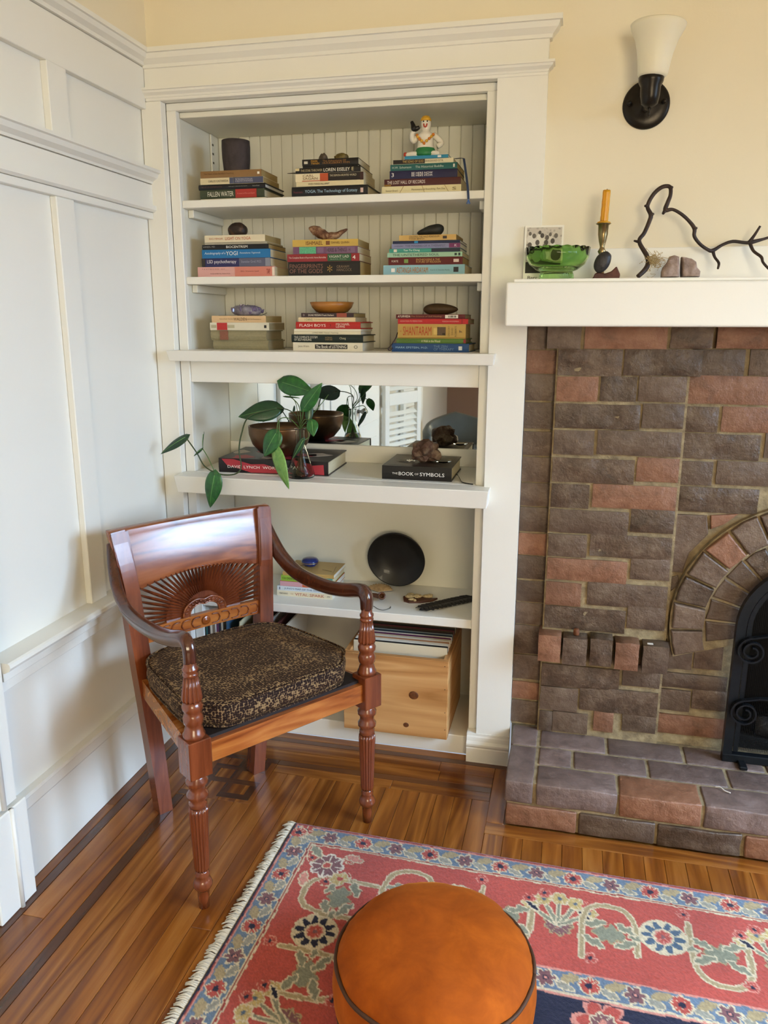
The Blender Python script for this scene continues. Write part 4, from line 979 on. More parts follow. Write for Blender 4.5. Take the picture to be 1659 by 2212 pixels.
# second shelf
o = obj('square_stone', rock_bm((.030, .022, .0225), 14, 4, .10, 1.1, .8), stone('banded_brown_stone', [(.3, '1e1613'), (.5, '35261c'), (.62, '6a4424'), (.8, '241b18')], 18, .5), None, True)
for v_ in o.data.vertices:
    for ax, lim in ((0, .0275), (1, .02)): v_.co[ax] = max(-lim, min(lim, v_.co[ax]))
tag(put(o, (at_y(513, 486, .11).x, .11, Z4)), 'squarish dark brown stone on the left second-shelf stack', 'stone')
brk = bmesh.new(); Bp = catmull([(-.052, 0, .019), (-.040, .002, .026), (-.022, 0, .014), (0, -.002, .007), (.022, 0, .009), (.042, .002, .019), (.058, 0, .026)], 6)
def bsec(i, n):
    t = i/(n-1); w_ = .016*math.sin(PI*min(1, .12+t*.95))**.5+.002; hh = (.020*(1-t)+.0055*t)*(math.sin(PI*(.10+.86*t))**.5)
    return [((hh*math.cos(2*PI*k/10))*(1+.35*noise.noise(Vector((t*9, k*1.3, 0)))), (w_*math.sin(2*PI*k/10))*(1+.35*noise.noise(Vector((t*9, k*1.3, 5))))) for k in range(10)]
sweep(Bp, bsec, brk)
zm = min(v_.co.z for v_ in brk.verts)
for v_ in brk.verts: v_.co.z -= zm
o = obj('bark_piece', brk, stone('bark', [(.28, '3a241a'), (.48, '7a5138'), (.62, 'b18e6a'), (.8, '6e4630')], 45, .7, .8, 90), None, True)
tag(put(o, (at_y(709, 500, .115).x, .115, Z5)), 'curved piece of pinkish bark resting on the yellow paperback', 'bark')
bm = bmesh.new(); bmesh.ops.create_icosphere(bm, subdivisions=4, radius=1)
for v_ in bm.verts:
    p = v_.co; t_ = (p.x+1)/2; hh = .011+.011*t_**1.2
    v_.co = Vector((p.x*.0385, p.y*(.014+.010*t_), p.z*hh+hh*.95+.001*noise.noise(p*2)))
    v_.co.z = max(v_.co.z, .001)
blackst = stone('black_stone', [(.3, '1b1c1a'), (.6, '2b2d2a'), (.85, '3c3f3a')], 30, .5, .3)
o = obj('smooth_stone', bm, blackst, None, True); tag(put(o, (at_y(930, 488, .11).x, .11, Z6-.001)), 'smooth black stone, thick at one end, on the right second-shelf stack', 'stone')
# third shelf: amethyst cluster with dry leaf under it
am = thing('amethyst_cluster', 'purple amethyst crystal cluster on the left third-shelf stack', 'crystal', (at_y(533, 662, .11).x, .11, Z7+.001))
amm = plain('amethyst', '75688a', .12, var=.35, nscale=70, spec=.7); ambase = stone('agate_base', [(.3, '55505c'), (.55, '8d8894'), (.8, 'b3adb0')], 50, .5)
obj('matrix', rock_bm((.049, .024, .019), 21, 3, .18, 1.4, .7), ambase, am, True)
rr = random.Random(5)
for k in range(60):
    u = rr.uniform(-.044, .044); v2 = rr.uniform(-.020, .018)
    hh = .027*(1-.4*(abs(u)/.045)**2)*(.55 if abs(u-.012) < .008 else 1)
    rad = rr.uniform(.0025, .0052); bm = lathe([(rad, -.004), (rad, rr.uniform(.002, .006)), (0, rr.uniform(.007, .011))], 6)
    o = obj('crystal', bm, amm, am); o.location = (u, v2, hh*(1-.5*(v2/.022)**2)); o.rotation_euler = (v2*-22+rr.uniform(-.3, .3), u*10+rr.uniform(-.3, .3), rr.uniform(0, 6))
lf = obj('dry_leaf', sweep(catmull([(-.088, .0, .001), (-.06, 0, .0015), (-.03, 0, .0008), (.03, 0, .0008), (.055, .0, .002), (.072, .0, .009)], 5), lambda i, n: [(0.0005, -.012*math.sin(PI*(.03+.94*i/(n-1)))), (-.0004, 0), (.0005, .012*math.sin(PI*(.03+.94*i/(n-1))))], up=(0, 0, 1)), plain('dry_leaf', '6b6448', .8))
tag(put(lf, (at_y(527, 672, .11).x, .118, Z7)), 'long dry leaf under the purple crystal', 'leaf')
bw = wood('bowl_wood', [(.2, '7a4516'), (.5, 'a56a26'), (.8, 'bd8138')], 0, 6, 50, .4, .2, 0)
R_ = .0655; H_ = .031
o = obj('wooden_bowl', lathe([(0, 0), (R_*.58, 0), (R_*.72, .004), (R_*.9, .016), (R_, H_), (R_-.004, H_+.0005), (R_*.86, .017), (R_*.66, .007), (0, .005)], 48), bw, None, True)
tag(put(o, (at_y(717, 660, .115).x, .115, Z8)), 'shallow honey-brown wooden bowl on the middle third-shelf stack', 'bowl')
bm = bmesh.new(); bmesh.ops.create_icosphere(bm, subdivisions=4, radius=1)
for v_ in bm.verts:
    p = v_.co; v_.co = Vector((p.x*.0505, p.y*.024, p.z*(.0165-.0035*p.x)+.015))
o = obj('long_stone', bm, stone('brown_stone', [(.3, '3a2a18'), (.6, '4f3a20'), (.85, '5e4a30')], 12, .55, .15), None, True)
tag(put(o, (at_y(952, 661, .105).x, .105, Z9-.0008)), 'long smooth brown stone on the right third-shelf stack', 'stone')
cord = obj('looped_cord', tube([at_y(859, 718, .06), at_y(854, 732, .045), at_y(843, 748, .038), at_y(838, 754, .036), at_y(843, 757, .036), at_y(849, 751, .038)], .0013, 6, 6), plain('plum_cord', '33222a', .7), None, True)
tag(cord, 'dark cord looped at the left of the ochre paperback', 'cord')
# red paper tab in the middle third-shelf stack
o = obj('paper_tab', box_bm(0, .022, 0, .016, 0, .0015), C('7a1f24')); put(o, (at_y(783, 690, .13).x, .13, Z8-.026)); tag(o, 'small dark red paper tab beside the wooden bowl stack', 'paper tab')
# ---- niche: bronze bowl on the art book
bz = plain('aged_bronze', '6d5138', .34, .85, var=.45, nscale=22, bmp=.15, bscale=60)
Tb = .868+.0446
bp_ = at_y(608, 965, .135); R_ = .0985
prof = [(0, 0), (R_*.42, .001), (R_*.66, .012), (R_*.88, .038), (R_*.985, .068), (R_, .088), (R_*1.0, .094), (R_*.965, .094), (R_*.955, .070), (R_*.85, .042), (R_*.62, .018), (R_*.3, .008), (0, .007)]
o = obj('bronze_bowl', lathe(prof, 56), bz, None, True); tag(put(o, (bp_.x, .125, Tb)), 'hammered bronze singing bowl on the art book in the mirrored niche', 'bowl')
# rock, glass dish and pins on the other niche book
Tk = .868+.0418
o = obj('rough_rock', rock_bm((.041, .034, .034), 58, 3, .62, 1.5, .9, .2, .9), stone('rust_rock', [(.25, '2e211b'), (.45, '5c4032'), (.6, '85705c'), (.8, '50301f')], 22, .65, .9, 55), None, False)
tag(put(o, (at_y(921, 970, .13).x, .135, Tk)), 'rough rust-brown rock on the black hardcover in the niche', 'rock')
gl = plain('clear_glass', 'f6faf6', .02, var=0, trans=1, ior=1.16)
q = at_z(962, 1000, Tk)
o = obj('glass_dish', lathe([(0, 0), (.012, 0), (.022, .003), (.026, .006), (.0255, .0075), (.020, .005), (.010, .0022), (0, .002)], 32), gl, None, True); tag(put(o, (q.x-.006, q.y, Tk+.0004)), 'small clear glass dish on the right of the rough rock', 'dish')
q = at_z(880, 997, Tk)
pins = thing('beaded_pins', 'little bunch of silver pins with pearl beads in front of the rough rock', 'pins', (q.x, q.y, Tk))
sil = plain('silver', 'c9c6bc', .25, 1, var=0); prl = plain('pearl', 'e0d8c4', .25, var=0)
for k in range(5): obj('pin', tube([(-.024-.003*k, -.006+.004*k, .002), (.004, -.004+.003*k, .003)], .0007, 6), sil, pins)
for k in range(16): obj('bead', rock_bm((.0022, .0022, .0022), 1, 1, 0), prl, pins, True, loc=(rr.uniform(.0, .022), rr.uniform(-.006, .010), rr.uniform(0, .003)))
P = [at_z(985, 1024, .8825), at_z(990, 1028, .876), at_z(998, 1041, .870), at_z(1012, 1045, .870), at_z(1022, 1046, .870)]
o = obj('ribbon_marker', sweep(catmull(P, 5), lambda i, n: [(-.0005, -.0022), (.0005, -.0022), (.0005, .0022), (-.0005, .0022)], up=(0, 0, 1)), plain('black_ribbon', '121212', .6)); tag(o, 'black ribbon marker trailing from the black hardcover in the niche', 'ribbon')
# ---- pothos cutting in a conical flask
fq = at_z(650, 1030, .868); FZ = .868
fl = thing('conical_flask', 'clear conical glass flask of water holding the trailing plant in the niche', 'flask', (fq.x, fq.y, FZ+.0003))
r0 = .0425
outp = [(0, 0), (r0*.94, 0), (r0, .004), (r0*.985, .010), (.0165, .092), (.0135, .104), (.0135, .142), (.0165, .146)]
inp = [(.0150, .146), (.0120, .141), (.0120, .104), (.0150, .091), (r0*.95, .0105), (r0*.92, .0035), (0, .0030)]
obj('glass', lathe(outp+inp, 40), gl, fl, True)
wat = plain('water', 'f0efdc', .0, var=0, trans=1, ior=1.12)
obj('water', lathe([(0, .0034), (r0*.915, .0038), (r0*.945, .0108), (.0262, .055), (0, .055)], 40), wat, fl, True)
fx = lambda px_, py_, Y: at_y(px_, py_, Y)
plant = thing('pothos_plant', 'green trailing pothos with heart-shaped leaves growing out of the glass flask', 'plant', (fq.x, fq.y, FZ+.01))
org_ = Vector((fq.x, fq.y, FZ+.01))
def leaf_mat(n, a, b_, c):
    mt, t, b2 = nt(n); v = coords(t, 'Object', (1, 1, 1)); f = noisen(t, v, 40, 4, .6, .8)
    t.links.new(ramp(t, f, [(.3, a), (.6, b_), (.8, c)]), b2.inputs['Base Color']); b2.inputs['Roughness'].default_value = .32
    b2.inputs['Subsurface Weight'].default_value = .0; b2.inputs['Specular IOR Level'].default_value = .5
    M[n] = mt; return mt
lg1 = leaf_mat('leaf_green', '1c4a22', '2f6a2c', '4a8438'); lg2 = leaf_mat('leaf_dark', '16331c', '1f4425', '35603a'); lg3 = leaf_mat('leaf_light', '5a8a3c', '7aa452', '98ba6a')
stem_m = plain('stem_green', '4f6a32', .5, var=.2); vine_m = plain('vine_dark', '33421f', .5, var=.2); root_m = plain('root_brown', '4a3622', .7, var=.3)
vein_m = plain('leaf_vein', '6c9a54', .5, var=.1)
def leaf(base, tip, w, face, mat, cup=.18, droop=.12):
    """heart-shaped leaf from base to tip (world), half-width w, face = rough normal"""
    b0 = Vector(base); d = Vector(tip)-b0; L = d.length; t_ = d.normalized(); nrm = Vector(face)-t_*Vector(face).dot(t_); nrm.normalize(); s_ = t_.cross(nrm)
    bm = bmesh.new(); N_ = 14; Kc = 4; rows_ = []
    for i in range(N_+1):
        u = i/N_; hw = w*(math.sin(PI*u**.62)**.85)*(1-.10*u) if 0 < u < 1 else 0
        lob = -.16*L*(1-u)**5
        row = []
        for k in range(-Kc, Kc+1):
            q_ = k/Kc
            p = t_*(L*u+lob*abs(q_)**1.2*(1 if u < .5 else 0))+s_*(hw*q_)+nrm*(-cup*hw*(q_*q_)+.10*w*math.sin(u*PI)-droop*L*u*u*.5)
            row.append(bm.verts.new(p))
        rows_.append(row)
    for A, Bv in zip(rows_, rows_[1:]):
        for k in range(2*Kc): bm.faces.new((A[k], A[k+1], Bv[k+1], Bv[k]))
    bmesh.ops.remove_doubles(bm, verts=bm.verts[:], dist=1e-5)
    geom = bmesh.ops.extrude_face_region(bm, geom=bm.faces[:])
    for g_ in geom['geom']:
        if isinstance(g_, bmesh.types.BMVert): g_.co -= nrm*.0007
    bmesh.ops.recalc_face_normals(bm, faces=bm.faces[:])
    o = obj('leaf', bm, mat, plant, True, loc=b0-org_)
    pts = [t_*(L*u)+nrm*(.10*w*math.sin(u*PI)-droop*L*u*u*.5+.0005) for u in np.linspace(.02, .97, 8)]
    obj('midrib', tube(pts, [.0011, .0004], 5), vein_m, o, True)
    return o
z4 = lambda x, y: (330+x/2.242, 790+y/2.242)
def W4(x, y, Y): return at_y(*z4(x, y), Y)
mouth = Vector((fq.x, fq.y, FZ+.146))
cf = (.25, -1, .25)
leaf(W4(700, 135, -.005), W4(622, 84, -.02), .030, (.1, -.8, .7), lg1) if 0 else None
leaf(W4(712, 138, .00), W4(640, 70, -.02), .024, (.1, -.7, .7), lg1) if 0 else None
LV = [  # base px, tip px, depth base, depth tip, half width, face, material
 ((625, 80), (778, 128), .02, -.02, .031, (-.1, -1, .35), lg1), ((732, 205), (818, 84), -.02, -.03, .022, (.15, -1, .1), lg1),
 ((602, 205), (413, 244), .00, -.05, .033, (-.05, -1, .35), lg2), ((770, 268), (778, 342), -.03, -.05, .018, (.2, -1, .1), lg1),
 ((598, 325), (535, 440), -.06, -.07, .030, (-.1, -1, .2), lg1), ((592, 405), (652, 600), -.065, -.09, .024, (-.35, -1, .1), lg3),
 ((160, 345), (32, 424), -.09, -.10, .017, (-.1, -.8, .6), lg2), ((238, 402), (196, 436), -.085, -.09, .007, (-.8, -.6, .1), lg2), ((246, 330), (238, 402), -.085, -.085, .007, (-.9, -.4, .1), lg2),
 ((300, 528), (272, 690), -.088, -.092, .030, (-.1, -1, .12), lg1), ((760, 200), (752, 288), .0, -.01, .013, (.3, -1, 0), lg2), ((640, 148), (712, 152), .01, -.0, .006, (0, -.3, 1), lg2),
 ((728, 360), (676, 455), -.05, -.055, .010, (.6, -.8, .1), lg2)]
for b0, t0, Yb, Yt, w_, fc, mt_l in LV: leaf(W4(*b0, Yb), W4(*t0, Yt), w_, fc, mt_l)
def stem(pts, r=.0014, mat=stem_m, n=6): obj('stem', tube([Vector(p)-org_ for p in pts], r, 6, n), mat, plant, True)
mz = W4(712, 285, fq.y); base_in = Vector((fq.x+.002, fq.y, FZ+.060))
stem([base_in, mouth, W4(716, 250, -.01), W4(705, 190, .0), W4(665, 145, .01), W4(626, 82, .02)])
stem([base_in+Vector((.003, .002, 0)), mouth, W4(724, 255, -.015), W4(730, 208, -.02)])
stem([base_in, mouth, W4(690, 240, -.01), W4(650, 212, -.005), W4(602, 206, .0)], .0016, vine_m)
stem([mouth, W4(735, 262, -.02), W4(772, 268, -.03)]); stem([mouth, W4(660, 255, -.04), W4(612, 262, -.055), W4(600, 325, -.06)])
stem([W4(612, 268, -.055), W4(612, 340, -.062), W4(608, 400, -.065), W4(592, 408, -.065)]); stem([mouth, W4(742, 300, -.02), W4(755, 345, -.035), W4(728, 362, -.05)])
stem([mouth, W4(690, 175, .01), W4(642, 148, .01)], .0011); stem([mouth, W4(820, 180, .03), W4(850, 140, .05)], .0011)
stem([W4(602, 206, .0), W4(470, 244, -.045), W4(430, 330, -.055), W4(418, 410, -.06), W4(428, 490, -.07), W4(400, 524, -.078), W4(330, 526, -.084), W4(255, 490, -.086), W4(212, 420, -.088), W4(160, 347, -.09)], .0021, vine_m, 7)
stem([W4(300, 515, -.085), W4(265, 440, -.087), W4(240, 400, -.085)], .0015); stem([W4(330, 526, -.084), W4(304, 520, -.088), W4(300, 530, -.088)], .0013)
for k in range(16):
    a_ = rr.uniform(0, 6.28); rad = rr.uniform(.008, .030); P = [base_in+Vector((rr.uniform(-.004, .004), rr.uniform(-.004, .004), rr.uniform(-.005, .03)))]
    P.append(Vector((fq.x+rad*.5*math.cos(a_), fq.y+rad*.5*math.sin(a_), FZ+.033))); P.append(Vector((fq.x+rad*math.cos(a_), fq.y+rad*math.sin(a_), FZ+.0095+rr.uniform(0, .008))))
    P.append(Vector((fq.x+rad*math.cos(a_+.8), fq.y+rad*math.sin(a_+.8), FZ+.008)))
    obj('root', tube([p-org_ for p in P], [.0014, .0009, .0006], 5, 5), root_m, plant, True)
# ---- low shelf
pb = at_z(857, 1267, LZ)
plate = thing('black_wooden_bowl', 'round black wooden bowl leaning upright at the back of the low shelf', 'bowl', (pb.x, .262, LZ))
R_ = .0985; blkw = plain('black_lacquer', '14110f', .42, var=.3, nscale=20, bmp=.1, coat=.1)
bm = lathe([(0, .030), (R_*.45, .029), (R_*.8, .014), (R_*.97, -.002), (R_, -.003), (R_, .002), (R_*.86, .022), (R_*.5, .038), (0, .040)], 64)
o = obj('dish', bm, blkw, plate, True); o.rotation_euler = (-PI/2-.20, 0, 0); o.rotation_euler = (-(PI/2-.16), 0, 0); o.location = (0, .012, R_*.985+.0025)
# blue enamel box
bxp = at_z(670, 1222, ZLOW); eb = thing('enamel_box', 'round dark blue enamel box with a metal rim on the tan booklet', 'box', (bxp.x, bxp.y, ZLOW))
blue_e = plain('blue_enamel', '1a2a6a', .18, var=.35, nscale=90, coat=.5)
R_ = .0295; obj('base', lathe([(0, 0), (R_*.6, 0), (R_*.65, .002), (R_*.95, .010), (R_, .0125)], 40), blue_e, eb, True)
obj('rim', lathe([(R_*.98, .0122), (R_*1.02, .0128), (R_*1.02, .0148), (R_*.98, .0152)], 40, cap=False), plain('brass_rim', 'a89468', .3, 1, var=.1), eb, True)
obj('lid', lathe([(R_, .0148), (R_*.97, .019), (R_*.8, .0255), (R_*.45, .029), (0, .030)], 40), blue_e, eb, True)
# fan shell
sp = at_z(820, 1276, LZ); bm = bmesh.new(); rows_ = []
for i in range(9):
    u = i/8; row = []
    for k in range(25):
        a_ = PI*(.5-.36)+PI*.72*k/24; r_ = .048*u; rp_ = .0016*math.cos(k*PI)*u
        row.append(bm.verts.new((r_*math.cos(a_)*1.05, r_*math.sin(a_)-.02, .004+.012*math.sin(u*PI*.55)*(1-((k-12)/13)**2)+rp_)))
    rows_.append(row)
for A, Bv in zip(rows_, rows_[1:]):
    for k in range(24): bm.faces.new((A[k], A[k+1], Bv[k+1], Bv[k]))
bmesh.ops.remove_doubles(bm, verts=bm.verts[:], dist=1e-6)
g_ = bmesh.ops.extrude_face_region(bm, geom=bm.faces[:])
for e in g_['geom']:
    if isinstance(e, bmesh.types.BMVert): e.co.z -= .0025
bmesh.ops.recalc_face_normals(bm, faces=bm.faces[:])
o = obj('fan_shell', bm, stone('shell_tan', [(.3, 'a8824e'), (.55, 'd0ac78'), (.8, 'e6cfa6')], 40, .5, .2), None, True); tag(put(o, (sp.x, sp.y, LZ)), 'tan fan-shaped shell lying behind the wooden pipe', 'shell')
# wooden pipe
pp = at_z(820, 1298, LZ); pw = wood('pipe_wood', [(.2, '43220f'), (.6, '6b3c1e'), (.9, '82502c')], 0, 5, 60, .3, .3, 0)
pipe = thing('wooden_pipe', 'brown wooden tobacco pipe lying on the low shelf', 'pipe', (pp.x, pp.y, LZ))
obj('bowl', lathe([(0, 0), (.008, .001), (.0115, .010), (.0125, .022), (.0118, .026), (.008, .026), (.007, .010), (0, .008)], 24), pw, pipe, True, loc=(.004, .004, .011), rot=(.9, .5, 0))
obj('shank', tube([(.002, .004, .013), (-.020, .010, .014), (-.050, .016, .012), (-.085, .020, .008)], [.0085, .0075, .006, .004], 12, 5), pw, pipe, True)
# wire
P = [at_z(x_, y_, LZ+.001) for x_, y_ in ((788, 1307), (806, 1309), (816, 1315), (828, 1318), (842, 1314), (844, 1310))]
o = obj('thin_wire', tube(P, .0008, 6, 6), plain('wire_dark', '2c2a26', .5), None, True); tag(o, 'thin dark curved wire near the front of the low shelf', 'wire')
# carved flower piece set with shells
cp = at_z(905, 1296, LZ); cb = thing('shell_brooch', 'brown carved piece set with small shells on the low shelf', 'ornament', (cp.x, cp.y, LZ), .15)
brn = wood('brown_carving', [(.2, '3a1c0e'), (.6, '5d3018'), (.9, '744024')], 0, 4, 60, .5, 0, 0)
ol = [(-.048, -.022), (-.030, -.034), (.006, -.030), (.045, -.012), (.060, .012), (.030, .004), (.044, .030), (.016, .030), (.010, .016), (-.006, .036), (-.030, .038), (-.052, .018)]
bm = extrude_poly(ol, .006, 'z'); bmesh.ops.bevel(bm, geom=[e for e in bm.edges if all(v_.co.z > .005 for v_ in e.verts)], offset=.002, segments=2, affect='EDGES', profile=.5); obj('body', bm, brn, cb)
shl = stone('small_shell', [(.3, 'a08a60'), (.6, 'd4c194'), (.8, 'e6dcc0')], 60, .35, .2)
for x_, y_, a_, b2, c_ in ((-.030, .008, .016, .011, .007), (-.006, .010, .012, .012, .009), (-.022, -.018, .012, .006, .005), (.028, .016, .018, .010, .007), (-.028, .028, .014, .008, .006), (-.012, -.026, .005, .005, .005), (.034, .030, .012, .006, .005)):
    obj('shell', rock_bm((a_, b2, c_), int(x_*999), 2, .12, 1.5, .4), shl, cb, True, loc=(x_, y_, .005))
for k in range(7): obj('petal', rock_bm((.006, .004, .003), k, 2, .1), shl, cb, True, loc=(-.006+.012*math.cos(k*.9), .010+.012*math.sin(k*.9), .007))
# black feather
fa, fb_ = at_z(912, 1314, LZ+.003), at_z(1018, 1290, LZ+.003)
fd = fb_-fa; fe = thing('black_feather', 'large black feather lying on the right of the low shelf', 'feather', tuple(fa), math.atan2(fd.y, fd.x))
Lf = min(fd.length+.02, .20); fm = plain('feather_black', '1b1a1b', .5, var=.4, nscale=160)
for side in (1, -1):
    bm = bmesh.new(); n_ = 44; prev = None
    for k in range(n_+1):
        u = k/n_; w_ = .034*min(1, (u+.04)/.18)**.7*(1+.10*math.sin(k*1.7))*(.75 if side > 0 else 1)
        p0 = bm.verts.new((Lf*u, 0, .0022)); p1 = bm.verts.new((Lf*u-.014, side*w_*.6, .0040+.0012*math.sin(k*2.3))); p2 = bm.verts.new((Lf*u-.020+.004*math.sin(k*3.1), side*w_, .0012))
        if prev: bm.faces.new((prev[0], p0, p1, prev[1])); bm.faces.new((prev[1], p1, p2, prev[2]))
        prev = (p0, p1, p2)
    g_ = bmesh.ops.extrude_face_region(bm, geom=bm.faces[:])
    for e in g_['geom']:
        if isinstance(e, bmesh.types.BMVert): e.co.z += .0007
    bmesh.ops.recalc_face_normals(bm, faces=bm.faces[:]); obj('vane', bm, fm, fe)
obj('quill', tube([(-.004, 0, .003), (Lf+.0, 0, .0035)], .0012, 6), plain('quill', '2a2622', .4), fe)
bm = bmesh.new()
for k in range(26): tube([(rr.uniform(0, .05), -.022, .001), (rr.uniform(-.006, .05), -.030-rr.uniform(0, .008), .0015)], .0006, 4, 0, bm)
obj('down', bm, plain('down_pale', 'cdb892', .8), fe)
# ---- wooden crate of records, and more records at the left
pine = wood('pine_crate', [(.15, 'a06a34'), (.45, 'c08a50'), (.75, 'd2a066'), (.95, 'd9ac76')], 0, 18, 45, .5, .1, 0, .06, ring=1)
c0, c1 = at_y(743, 1570, -.008), at_y(965, 1597, -.008)
cr = thing('record_crate', 'knotty pine crate full of records on the bottom of the bookcase', 'crate', (c0.x, -.008, .0625))
CW = c1.x-c0.x; CH = at_y(968, 1430, -.008).z-.0625; CD = .30
box('front_board', 0, CW, 0, .018, 0, CH, pine, cr, .0015); box('back_board', 0, CW, CD-.018, CD, 0, CH, pine, cr, .0015)
for a, b_ in ((0, .018), (CW-.018, CW)):
    o = box('side_board', -(CD-.036)/2, (CD-.036)/2, -.009, .009, 0, CH, pine, cr, .0015); o.location = ((a+b_)/2, CD/2, 0); o.rotation_euler = (0, 0, PI/2)
box('bottom_board', .018, CW-.018, .018, CD-.018, .004, .014, pine, cr)
knot = stone('knot', [(.3, '4a2712'), (.55, '6f3f1e'), (.8, '9a6232')], 60, .5)
def knot_at(px_, py_, r_, flat=.0012):
    p = at_y(px_, py_, -.008); bm = lathe([(0, flat), (r_*.5, flat), (r_*.85, flat*.7), (r_, 0)], 20)
    o = obj('knot', bm, knot, cr, True); o.rotation_euler = (PI/2, 0, 0); o.scale = (1.05, .95, 1); o.location = (p.x-c0.x, 0, p.z-.0625)
knot_at(893.5, 1502, .0145); knot_at(877, 1566, .0085)
for yy in (1440, 1490, 1540, 1577):
    p = at_y(961, yy, -.008); o = obj('nail', lathe([(0, .0006), (.0014, .0005), (.0015, 0)], 10), plain('nail_dark', '2a1c14', .5), cr); o.rotation_euler = (PI/2, 0, 0); o.location = (p.x-c0.x, 0, p.z-.0625)
# records: square sleeves standing in the crate
lpc = [('d8ccb0', .0), ('17171a', .004), ('e2ddd0', .003), ('d9d2c2', .007), ('b9845c', .006), ('ece8de', .010), ('cfc6ae', .008), ('6a2a58', .012), ('e6e2da', .012), ('23344a', .015), ('8fa0a8', .013), ('3a3030', .016), ('5a4a3a', .016), ('7a3a44', .018), ('2a2622', .018), ('4a443c', .02), ('c8b898', .019), ('35302c', .02), ('50463a', .021), ('2c2824', .021), ('6a5c4a', .02), ('3a342c', .022)]
names = ['cream', 'black', 'off-white', 'pale grey', 'orange-brown', 'white', 'beige', 'purple', 'bright white', 'navy', 'grey-blue', 'charcoal', 'brown', 'dull red', 'near-black', 'grey-brown', 'light tan', 'dark grey', 'umber', 'sooty', 'drab', 'dark drab']
yy = .012
for k, (c, dz) in enumerate(lpc):
    th = .0050; yy += .0112; LPH = .268
    o = obj('record_sleeve', box_bm(0, .300, 0, th, 0, LPH, .0012), C(c)); tl = -.02-.004*k*.5
    o.location = (c0.x+.0185+rr.uniform(0, .001), -.008+.018+yy, .0625+.0145); o.rotation_euler = (-.04, 0, 0)
    tag(o, '%s record sleeve in the pine crate, %s' % (names[k], ['frontmost of all', 'second from the front', 'third from the front', 'fourth from the front', 'fifth from the front', 'sixth from the front', 'seventh from the front', 'eighth from the front', 'ninth from the front', 'tenth from the front', 'eleventh from the front', 'eleventh from the back', 'tenth from the back', 'ninth from the back', 'eighth from the back', 'seventh from the back', 'sixth from the back', 'fifth from the back', 'fourth from the back', 'third from the back', 'second from the back', 'rearmost of all'][k]), 'record', 'records in the pine crate')
cl = ['2f6a68', '22222a', 'd8d0bc', '8a7a68', 'e4e0d8', '6a3a5a', '2a2c3a', 'b4a48c', '3a5a72', 'd6c8a0', '443a36', 'e8e4dc', '5e2f2a', 'c9bfa8']
nm = ['teal', 'black', 'cream', 'brown', 'white', 'plum', 'dark navy', 'tan', 'blue', 'straw', 'umber', 'chalk white', 'russet', 'beige']
xx = .080
for k, c in enumerate(cl):
    th = random.choice((.005, .006, .007, .0085)) if k != 0 else .006
    o = obj('record_sleeve', box_bm(0, th-.0006, 0, .255, 0, .312, .0008), C(c))
    lean = 0 if k < 8 else .045*(k-7)
    o.location = (xx+(.02*(k-8) if k >= 8 else 0), .036, .0625); o.rotation_euler = (0, min(lean, .17) if lean else 0, 0)
    xx += th+(.006 if k >= 8 else .0003)
    tag(o, 'narrow %s spine among the upright records behind the chair' % nm[k], 'record', 'records standing at the left of the bottom shelf')
# ================================================================== on the mantel
# photo card
YC = -.035
ca, cb2 = at_y(1133.5, 484.5, YC), at_y(1213, 600, YC)
CWd = cb2.x-ca.x; CHt = ca.z-MTOP
card = thing('photo_card', 'white card with a black and white group photo propped behind the green bowl', 'photo card', (ca.x, YC+.012, MTOP), 0)
card.rotation_euler = (-.10, 0, .02)
mt, t, b = nt('mono_photo'); v = coords(t, 'Object', (1, 1, 1.15))
vo = t.nodes.new('ShaderNodeTexVoronoi'); vo.inputs['Scale'].default_value = 95; t.links.new(v, vo.inputs['Vector'])
mx = t.nodes.new('ShaderNodeMath'); mx.operation = 'ADD'; t.links.new(noisen(t, v, 60, 5, .7, 1.5), mx.inputs[0]); t.links.new(vo.outputs['Distance'], mx.inputs[1])
t.links.new(ramp(t, mx.outputs[0], [(.45, '6e6861'), (.62, '8f877e'), (.78, 'aea69b'), (.95, 'c6beb2')]), b.inputs['Base Color']); b.inputs['Roughness'].default_value = .35
box('card', 0, CWd, 0, .0012, 0, CHt, C('f2eee2'), card)
box('picture', .005, CWd-.005, -.0005, .0002, .022, CHt-.005, mt, card)
# simple grey figures of the seated group, flat print
gr = [C('3a3532'), C('6e665e'), C('c9c2b6'), C('57504a')]; rp = random.Random(11)
blob = lambda x_, z_, a_, b_: [(x_+a_*math.cos(q), z_+b_*math.sin(q)) for q in np.linspace(0, 2*PI, 13)[:-1]]
row_n = 0
for zr, n_, sz in ((.112, 3, .0070), (.098, 4, .0090), (.080, 4, .0100), (.062, 3, .0110)):
    for k in range(n_):
        x_ = .014+(CWd-.028)*(k+.5*(row_n % 2)*.8)/(n_-.4)+rp.uniform(-.005, .005); z_ = min(zr, CHt-.034)+rp.uniform(-.006, .005); x_ = min(max(x_, .014), CWd-.016); dy = -.0007-.00002*(row_n*8+k)
        obj('figure_print', extrude_poly(blob(x_, z_, sz*1.15, sz*1.5), .0003, 'y', None, dy), C(rp.choice(('d6d0c4', 'c2bab0', '4a443f', 'dcd6cc'))), card)
        obj('figure_print', extrude_poly(blob(x_+rp.uniform(-.001, .001), z_+sz*1.9, sz*.55, sz*.7), .0003, 'y', None, dy-.00001), C(rp.choice(('4a443f', '5c554f', '6a635c'))), card)
    row_n += 1
obj('figure_print', extrude_poly([(.005, .022), (CWd-.005, .022), (CWd-.005, .034), (.03, .052), (.005, .050)], .0003, 'y', None, -.0010), C('26221f'), card)
text('Barc', card, .012, .038, .0105, .0085, C('4a4540'), y=-.0008)
